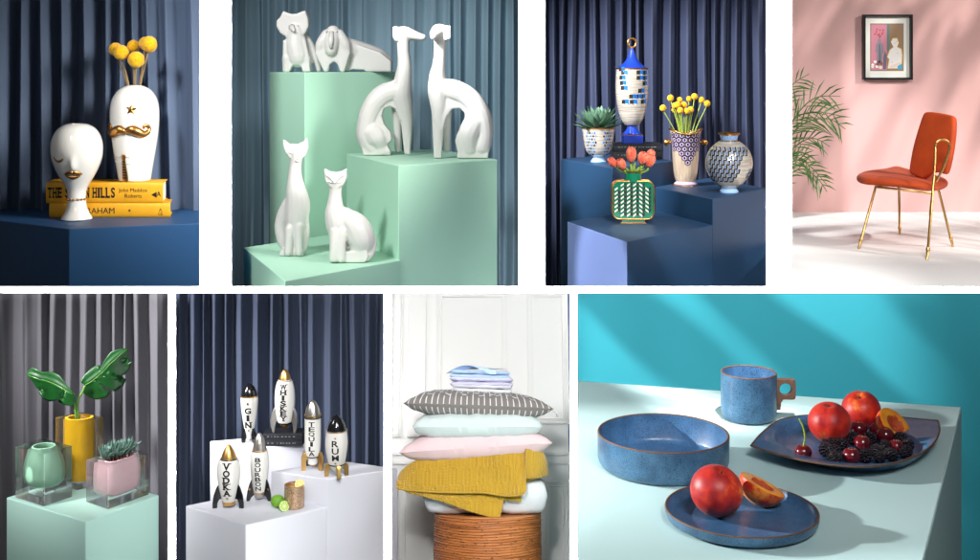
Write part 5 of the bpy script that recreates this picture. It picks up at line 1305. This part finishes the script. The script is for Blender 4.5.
# the body of the folded quilt behind its front faces
mb = MB(); poly = [(55, 190), (135, 130), (390, 112), (600, 82), (655, 110), (668, 180), (560, 238), (300, 240), (90, 232)]
P2 = [(Q7(x, y, 0).x, Q7(x, y, 0).z) for x, y in poly]; mb.prism(P2, -30, 42, 'y'); mb.build('inner_folds', quilt_m, t, bevel=3, seg=3)
mb = MB(); C_ = [Q7(*p, d) for p, d in (((585, 78), -45), ((582, 130), -48), ((577, 190), -49), ((572, 250), -50.5), ((500, 262), -50), ((400, 250), -49), ((300, 250), -48.5), ((200, 248), -47.5), ((75, 240), -45.5), ((44, 225), -42))]
mb.tube(spline([tuple(c) for c in C_], 5), .8, 8); mb.build('piping', quilt_m, t, smooth=180)
S7.put(t, Pq, 0, kq7)

# ================================================================== STAGE 8 : blue tableware
teal_wall = mat('turquoise_plaster', '#2F97A6', .8, bump=(.12, .35), var=(.01, .15, '#238C9E'))
x8 = (573.5 - 490) / F; Y8 = 7.62
mb = MB(); zt = -(290 - HV) / F * Y8; mb.prism([(x8 * Y8, Y8), (6.2, Y8), (6.2, Y8 + .05), (x8 * Y8, Y8 + .05)], -3.2, zt)
w_ = mb.build('wall', teal_wall, smooth=0); tag(w_, 'turquoise plaster wall behind the table with blue tableware', 'wall')
table_m = mat('pale_aqua_table_paint', '#B5D3D3', .5, bump=(.35, .1), var=(.015, .2, '#ADCBCB'))
pix = [(961.6, 407), (924, 560), (560, 560), (540, 377)]
z8 = -490 / F * 4.3
def T8(u, v): return ST.at(u, v, z=z8)
c1, c2, c3 = T8(961.6, 407), T8(919, 580), T8(577, 380.6)
d12 = (c2 - c1).normalized(); back = (c3 - c1)
polyT = [(c1.x, c1.y), (c1.x + back.x * 1.02, c1.y + back.y * 1.02)]
pL = ST.at(571, 600, z=z8); pR = ST.at(914, 600, z=z8)
polyT += [(pL.x, pL.y), (pR.x, pR.y)]
mb = MB(); o0 = Vector((c1.x, c1.y, z8)); mb.prism([(x - o0.x, y - o0.y) for x, y in polyT], -1.5, 0); tb = mb.build('table', table_m, smooth=0, bevel=.006); tb.location = o0; tag(tb, 'pale aqua table block carrying blue stoneware and fruit', 'table')
def stone(name, base, edge):
    m = mat(name, base, .38, bump=(1.2, .12), coat=.25); nt = m.node_tree; b = nt.nodes['Principled BSDF']
    tc = nt.nodes.new('ShaderNodeTexCoord'); n1 = nt.nodes.new('ShaderNodeTexNoise'); n1.inputs['Scale'].default_value = .06; n1.inputs['Detail'].default_value = 5
    n2 = nt.nodes.new('ShaderNodeTexNoise'); n2.inputs['Scale'].default_value = 1.1; n2.inputs['Detail'].default_value = 2
    r1 = nt.nodes.new('ShaderNodeValToRGB'); r1.color_ramp.elements[0].position = .3; r1.color_ramp.elements[0].color = lin(base); r1.color_ramp.elements[1].position = .7; r1.color_ramp.elements[1].color = lin(edge)
    r2 = nt.nodes.new('ShaderNodeMapRange'); r2.inputs['From Min'].default_value = .56; r2.inputs['From Max'].default_value = .63; r2.inputs['To Max'].default_value = .85
    mx = nt.nodes.new('ShaderNodeMix'); mx.data_type = 'RGBA'; mx.inputs[7].default_value = lin('#15233C')
    nt.links.new(tc.outputs['Object'], n1.inputs['Vector']); nt.links.new(tc.outputs['Object'], n2.inputs['Vector'])
    nt.links.new(n1.outputs['Fac'], r1.inputs[0]); nt.links.new(n2.outputs['Fac'], r2.inputs['Value']); nt.links.new(r1.outputs[0], mx.inputs[6]); nt.links.new(r2.outputs[0], mx.inputs[0]); nt.links.new(mx.outputs[2], b.inputs['Base Color'])
    return m
stone_m = stone('speckled_blue_stoneware', '#305474', '#4B7596')
stone_in = stone('speckled_inner_glaze', '#355A80', '#466F98')
brown = mat('bare_clay_edge', '#64493A', .6, var=(.3, .6, '#4C382C'))
def rim_ring(prof_r, z, t, r=1.0, c=(0, 0), fn=None):
    mb = MB(); P = [(prof_r * math.sin(a * 2 * math.pi / 72) + c[0], -prof_r * math.cos(a * 2 * math.pi / 72) + c[1], z) for a in range(72)]
    if fn: P = [fn(p) for p in P]
    mb.tube(P, r, 8, closed=True); return mb.build('rim', brown, t, smooth=180)
# side plate
P = T8(741.3, 521); kpl = P.y / F; 
t = thing('side_plate', 'small round blue stoneware plate with brown rim, carrying a peach and a peach half', 'plate')
mb = MB(); mb.lathe([(0, 0), (66, 0), (70, .8), (74.5, 3.2), (76.5, 7), (77, 12)], 96); mb.build('underside', stone_m, t, smooth=60)
mb = MB(); mb.lathe([(76.6, 12.2), (74.6, 12.2), (73.6, 8), (71.5, 5.2), (67, 4), (0, 4)], 96); mb.build('well', stone_in, t, smooth=60)
rim_ring(75.8, 12.2, t, 1.15); ST.put(t, P, 0, kpl, .985); Pplate = P
# bowl
P = T8(663, 466); kbw = P.y / F
t = thing('bowl', 'wide straight-sided blue speckled stoneware bowl, empty', 'bowl')
mb = MB(); mb.lathe([(0, 0), (58, 0), (61, 1), (64.5, 4.5), (66, 9), (66.4, 33)], 96); mb.build('outside', stone_m, t, smooth=60)
mb = MB(); mb.lathe([(66.2, 33.2), (64, 33.2), (63.4, 9), (61, 5.5), (56, 4), (0, 4)], 96); mb.build('inside', stone_in, t, smooth=60)
rim_ring(65.2, 33.2, t, 1.15); ST.put(t, P, 0, kbw, .985)
# mug
P = T8(748.7, 418.5); kmg = P.y / F
t = thing('mug', 'blue stoneware mug with square brown handle pierced by a round hole', 'mug')
mb = MB(); mb.lathe([(0, 0), (22, 0), (25.5, 1.5), (27.3, 5), (28, 9), (28, 46)], 72); mb.build('outside', stone_m, t, smooth=60)
mb = MB(); mb.lathe([(27.8, 46.2), (26.2, 46.2), (25.8, 8), (23, 4.5), (0, 4)], 72); mb.build('inside', stone_in, t, smooth=60)
rim_ring(27, 46.2, t, .95)
# handle plate: ring plus stem
hx, hz = 36.5, 30.5; n = 40; ro = 6.0
def sq(a, w=10.2, r=1.8):
    ca, sa = math.cos(a), math.sin(a); s_ = 1 / max(abs(ca), abs(sa)); return (w * min(1, s_ * .97) * ca * s_ / max(1, s_ * .97) if False else w * math.copysign(abs(ca) ** .28, ca), w * math.copysign(abs(sa) ** .28, sa))
mb = MB(); vs = []
for y in (-3.2, 3.2):
    for ring in (0, 1):
        for i in range(n):
            a = 2 * math.pi * i / n; p = sq(a) if ring == 0 else (ro * math.cos(a), ro * math.sin(a)); vs.append((hx + p[0], y, hz + p[1]))
fs = []
for i in range(n):
    j = (i + 1) % n; fs += [(i, j, n + j, n + i), (2 * n + j, 2 * n + i, 3 * n + i, 3 * n + j), (j, i, 2 * n + i, 2 * n + j), (n + i, n + j, 3 * n + j, 3 * n + i)]
mb.add(vs, fs); mb.prism([(26, 10), (31.5, 10), (32, 17), (35, 21.5), (35, 24), (26, 24)], -3.1, 3.1, 'y'); mb.build('handle', brown, t, bevel=.4)
ST.put(t, P, R_(-4), kmg, .985)
# serving plate, its rim drawn out to two points
rimpx = [(42, 350), (85, 300), (150, 250), (215, 232), (280, 225), (400, 219), (500, 219), (600, 226), (690, 237), (812, 248), (817, 290), (800, 330), (760, 370), (700, 400), (620, 425), (500, 437), (380, 430), (250, 410), (130, 380)]
rimpx = [(740 + x * .2449, 360 + y * .2449) for x, y in rimpx]
kk8 = T8(848, 452).y / F; zr = z8 + 13.5 * kk8
C8 = T8(848, 452.5); RIM = [(ST.at(u, v, z=zr) - C8) / kk8 for u, v in rimpx]
t = thing('serving_plate', 'large blue stoneware serving plate with two pointed ends, heaped with fruit', 'plate')
RP = []
nR = len(RIM)
sharp_i = {0, 9}
for i in range(nR):
    a, b = RIM[i], RIM[(i + 1) % nR]
    p0 = RIM[i - 1] if i not in sharp_i else a; p3 = RIM[(i + 2) % nR] if (i + 1) % nR not in sharp_i else b
    for q in range(6):
        s_ = q / 6; RP.append(.5 * (2 * a + (b - p0) * s_ + (2 * p0 - 5 * a + 4 * b - p3) * s_ ** 2 + (3 * a - p0 - 3 * b + p3) * s_ ** 3))
nP = len(RP); cw8 = Vector((sum(p.x for p in RP) / nP, sum(p.y for p in RP) / nP, 0))
cw8 = Vector((0, (max(p.y for p in RP) + min(p.y for p in RP)) / 2, 0))
def circ(r, z): 
    out = []
    for p in RP:
        d = Vector((p.x - cw8.x, p.y - cw8.y, 0)); d = d / d.length; out.append(Vector((cw8.x + d.x * r, cw8.y + d.y * r, z)))
    return out
Rr = min((Vector((p.x, p.y, 0)) - cw8).length for p in RP); Rw = min(77, Rr - 3.5)
def loft(rings):
    mb = MB(); vs = [p for r in rings for p in r]; fs = [(a * nP + i, a * nP + (i + 1) % nP, (a + 1) * nP + (i + 1) % nP, (a + 1) * nP + i) for a in range(len(rings) - 1) for i in range(nP)]
    mb.add(vs, fs); return mb
inset = lambda s_, z: [Vector((cw8.x + (p.x - cw8.x) * s_, cw8.y + (p.y - cw8.y) * s_, z)) for p in RP]
m_ = loft([[cw8 + Vector((0, 0, 4))] * nP, circ(Rw - 7, 4), circ(Rw - 3, 5.5), circ(Rw, 10), circ(Rw + 1, 11.5), inset(.985, 13.8)]); m_.build('well', stone_in, t, smooth=50)
m_ = loft([inset(1.0, 13.2), [a.lerp(b, .7) for a, b in zip(inset(1, 13), circ(Rw + 1, 9))], circ(Rw - 2, 6), circ(Rw - 8, .6), circ(Rw - 11, 0), [cw8.copy()] * nP]); m_.build('underside', stone_m, t, smooth=50)
mb = MB(); mb.tube([p for p in inset(.992, 13.5)], 1.1, 8, closed=True); mb.build('rim', brown, t, smooth=180)
ST.put(t, C8, 0, kk8)
# fruit
def peach_mat(name, seed, warm=0):
    m = mat(name, '#A51A14', .45, sheen=.08, bump=(1.5, .08)); nt = m.node_tree; b = nt.nodes['Principled BSDF']
    b.inputs['Subsurface Weight'].default_value = 0; b.inputs['Subsurface Radius'].default_value = (.02, .008, .004)
    tc = nt.nodes.new('ShaderNodeTexCoord'); mp = nt.nodes.new('ShaderNodeMapping'); mp.inputs['Location'].default_value = (seed, seed * 2, 0)
    n1 = nt.nodes.new('ShaderNodeTexNoise'); n1.inputs['Scale'].default_value = .05; n1.inputs['Detail'].default_value = 5; n1.inputs['Roughness'].default_value = .6
    r1 = nt.nodes.new('ShaderNodeValToRGB'); e = r1.color_ramp.elements; e[0].position = .3 - warm; e[0].color = lin('#7A0E1A'); e[1].position = .74 - warm; e[1].color = lin('#E88A30')
    x = e.new(.47 - warm); x.color = lin('#A81614'); x = e.new(.6 - warm); x.color = lin('#C43016')
    nt.links.new(tc.outputs['Object'], mp.inputs[0]); nt.links.new(mp.outputs[0], n1.inputs['Vector']); nt.links.new(n1.outputs['Fac'], r1.inputs[0]); nt.links.new(r1.outputs[0], b.inputs['Base Color']); return m
pm1, pm2, pm3 = peach_mat('peach_skin', 3.1), peach_mat('peach_skin_deep', 9.4), peach_mat('peach_skin_blush', 17.7)
pm4 = peach_mat('peach_half_skin', 5.2, .14)
def peach(label, P, r, m, k, rz=0, tilt=0):
    t = thing('peach', label, 'fruit'); mb = MB(); n, q = 48, 32; vs = []; fs = []
    for j in range(q + 1):
        th = math.pi * j / q
        for i in range(n):
            a = 2 * math.pi * i / n; rr = r * (1 - .05 * math.cos(2 * th))
            groove = math.exp(-((a - math.pi) / .16) ** 2); rr *= 1 - .055 * groove * math.sin(th) ** .7
            z = rr * math.cos(th); 
            if th < .5: z -= r * .16 * math.exp(-(th / .2) ** 2)
            vs.append(Vector((rr * math.sin(th) * math.cos(a + math.pi / 2), rr * math.sin(th) * math.sin(a + math.pi / 2), z)))
    Q = Euler((tilt, 0, rz)).to_matrix(); vs = [tuple(Q @ v) for v in vs]
    fs = [(j * n + (i + 1) % n, j * n + i, (j + 1) * n + i, (j + 1) * n + (i + 1) % n) for j in range(q) for i in range(n)]
    mb.add(vs, fs); mb.build('skin', m, t, smooth=180)
    mb = MB(); s0 = Q @ Vector((0, 0, r * .80)); s1 = Q @ Vector((0, 0, r * .92)); mb.tube([s0, s1], [1.3, .8], 6); mb.build('stem', mat('stem_brown', '#5A3E22', .8) if 'stem_brown' not in MATS else MATS['stem_brown'], t)
    ST.put(t, P, 0, k, .985)
flesh = mat('peach_flesh', '#F0A21E', .35, coat=.3, var=(.12, .8, '#E0701A'), sss=.2)
pitm = mat('peach_pit_hollow', '#A8341A', .5, bump=(.6, .8), var=(.4, .7, '#D0662A'))
def facing(n):
    z = Vector(n).normalized(); x = Vector((z.x, z.y, 0)).normalized(); x = (Vector((1, 0, 0)) - z * z.x).normalized(); y = z.cross(x); return Matrix((x, y, z)).transposed()
def half_peach(label, P, r, m, k, Q, stretch=1.15):
    t = thing('peach_half', label, 'fruit'); V = lambda p: tuple(Q @ Vector((p[0] * stretch, p[1], p[2])))
    mb = MB(); pr = [(r * .97 * math.sin(math.pi / 2 * a / 14), -r * .95 * math.cos(math.pi / 2 * a / 14)) for a in range(15)] + [(r * .965, .6)]
    mb.lathe(pr, 48, fn=V); mb.build('skin', m, t, smooth=180)
    mb = MB(); mb.lathe([(r * .965, .6), (r * .9, 1.3), (r * .6, 1.0), (r * .5, .4)], 48, fn=V); mb.build('flesh', flesh, t, smooth=180)
    mb = MB(); rnd = random.Random(int(r * 10)); 
    def rough(p): return V((p[0] + rnd.uniform(-.5, .5), p[1] + rnd.uniform(-.5, .5), p[2] + rnd.uniform(-.8, .8)))
    mb.lathe([(r * .54, .7), (r * .42, -1.2), (r * .3, -3.2), (r * .15, -4.2), (.1, -4.4)], 26, fn=rough); mb.build('pit_hollow', pitm, t, smooth=180)
    ST.put(t, P, 0, k, .985)
zw = z8 + 4 * kpl
def onpl(u, v_c, r, zf):  # object centre seen at (u, v_c), resting with centre r above zf
    k = None; P = ST.at(u, v_c, z=zf); 
    for _ in range(4): kk = P.y / F; P = ST.at(u, v_c, z=zf + r * kk)
    return P, P.y / F
P, k = onpl(716.5, 490.5, 24.8, zw); peach('whole peach on the small round plate, nearest the front', P, 25.4, pm1, k, .6, .35)
P, k = onpl(762.5, 488.5, 17, zw); half_peach('peach half leaning beside the whole peach on the small round plate', P + Vector((0, 0, 3.5 * k)), 21.5, pm4, k, facing((.42, -.02, .90)), 1.16)
kk = kk8; zw2 = z8 + 4 * kk
P, k = onpl(829.3, 422, 19.6, zw2); peach('front left whole peach on the pointed serving plate', P, 20.4, pm2, k, -.5, .2)
P, k = onpl(861, 409.5, 18.5, zw2); peach('whole peach at the back of the serving plate, behind the cherries', P, 18.6, pm3, k, 2.6, -.5)
P, k = onpl(895, 424.5, 14, zw2); half_peach('cut peach half with exposed pit hollow on the right of the serving plate', P, 18.6, pm4, k, facing((.50, -.55, .66)), 1.12)
cherry_m = mat('dark_cherry_skin', '#650C18', .12, coat=.6, var=(.1, .8, '#3C0710'))
cstem = mat('cherry_stem', '#9BAF2C', .5)
dD = lambda x, y: (785 + x * .1697, 385 + y * .1697)
ch = [((107, 397), 8.3, 'lone cherry with a long green stem, left on the serving plate', True), ((333, 292), 8.4, 'cherry against the front of the left peach', False), ((433, 258), 8.2, 'cherry high in the middle, between the two whole peaches', False),
      ((455, 343), 8.2, 'cherry in the centre of the pile of berries', False), ((543, 262), 7.8, 'cherry tucked below the right side of the back peach', False), ((590, 297), 8.6, 'largest cherry, left of the cut peach half', False),
      ((391, 418), 8.6, 'frontmost cherry, near the plate edge', False), ((655, 362), 7, 'small cherry on the right among blackberries', False)]
for i, ((x, y), r, lab, stem) in enumerate(ch):
    r *= 1.06
    P, k = onpl(*dD(x, y), r * .93, zw2); t = thing('cherry', lab, 'fruit', 'cherries on the serving plate')
    mb = MB(); n, q = 28, 20; vs = []
    for j in range(q + 1):
        th = math.pi * j / q
        for a_ in range(n):
            a = 2 * math.pi * a_ / n; vs.append((r * math.sin(th) * math.cos(a), r * math.sin(th) * math.sin(a), r * .93 * math.cos(th) - (r * .22 * math.exp(-(th / .3) ** 2))))
    mb.add(vs, [(j * n + (i_ + 1) % n, j * n + i_, (j + 1) * n + i_, (j + 1) * n + (i_ + 1) % n) for j in range(q) for i_ in range(n)]); mb.build('skin', cherry_m, t, smooth=180)
    if stem:
        mb = MB(); mb.tube(spline([(0, 0, 5.5), (1.6, 0, 14), (.3, 0, 24), (-4, 0, 33.5)], 6), [.75] * 18 + [1.1], 8); mb.build('stem', cstem, t, smooth=180)
    else:
        mb = MB(); mb.tube([(0, 0, r * .66), (.3, 0, r * .8)], .5, 6); mb.build('stem', cstem, t)
    t.rotation_mode = 'XYZ'; ST.put(t, P, rnd.uniform(0, 0) , k, .985)
bb_m = mat('blackberry', '#0B0710', .14, coat=.1, var=(.3, .7, '#1A0A14'))
bb = [(240, 382, 'leftmost blackberry of the pile'), (272, 348, 'blackberry left rear, behind the leftmost one'), (290, 396, 'blackberry second from the left along the front'), (337, 347, 'plump blackberry right of the left rear one'), (400, 312, 'blackberry directly below the high middle cherry'), (288, 432, 'low blackberry at the front left edge of the pile'),
      (472, 418, 'blackberry right of the frontmost cherry'), (500, 312, 'blackberry between the central cherry and the back cherries'), (538, 388, 'blackberry at the front centre right'), (588, 362, 'blackberry left of the small right cherry'), (625, 408, 'frontmost blackberry on the right'), (680, 315, 'blackberry below the cut peach half'), (722, 352, 'rightmost blackberry, against the plate edge'), (712, 392, 'blackberry at the lower right end of the pile'), (560, 425, 'shaded blackberry low in the front of the pile')]
proto = None
for i, (x, y, lab) in enumerate(bb):
    P, k = onpl(*dD(x, y), 6.6, zw2); rnd = random.Random(i)
    if proto is None:
        t = proto = thing('blackberry', lab, 'fruit', 'blackberries on the serving plate'); mb = MB(); g = 2.3999
        for q in range(58):
            z = 1 - 2 * (q + .5) / 58; rr = math.sqrt(1 - z * z); a = g * q; mb.ell((5.2 * rr * math.cos(a), 5.2 * rr * math.sin(a), 6.2 * z), 1.45, 8, 6)
        mb.ell((0, 0, 0), (4.7, 4.7, 5.7), 12, 8); mb.build('drupelets', bb_m, t, smooth=180)
    else: t = copy_tree(proto); t['label'] = lab
    kk_ = k * rnd.uniform(.95, 1.12)
    t.matrix_world = Matrix.Translation(P) @ Euler((rnd.uniform(0, 3), rnd.uniform(0, 3), rnd.uniform(0, 3))).to_matrix().to_4x4() @ Matrix.Diagonal((kk_, kk_, kk_, 1))

# an added, unseen flap beside the lamp over the turquoise wall keeps its light off the linen stage
mb = MB(); mb.prism([(1.175, 5.08), (1.172, 5.09), (0.60, 4.94), (0.603, 4.93)], .36, 1.25)
db = mb.build('lamp_flap', black_gloss, smooth=0); tag(db, 'added black light-blocking flap, unseen above the picture, before the turquoise wall', 'lamp flap')
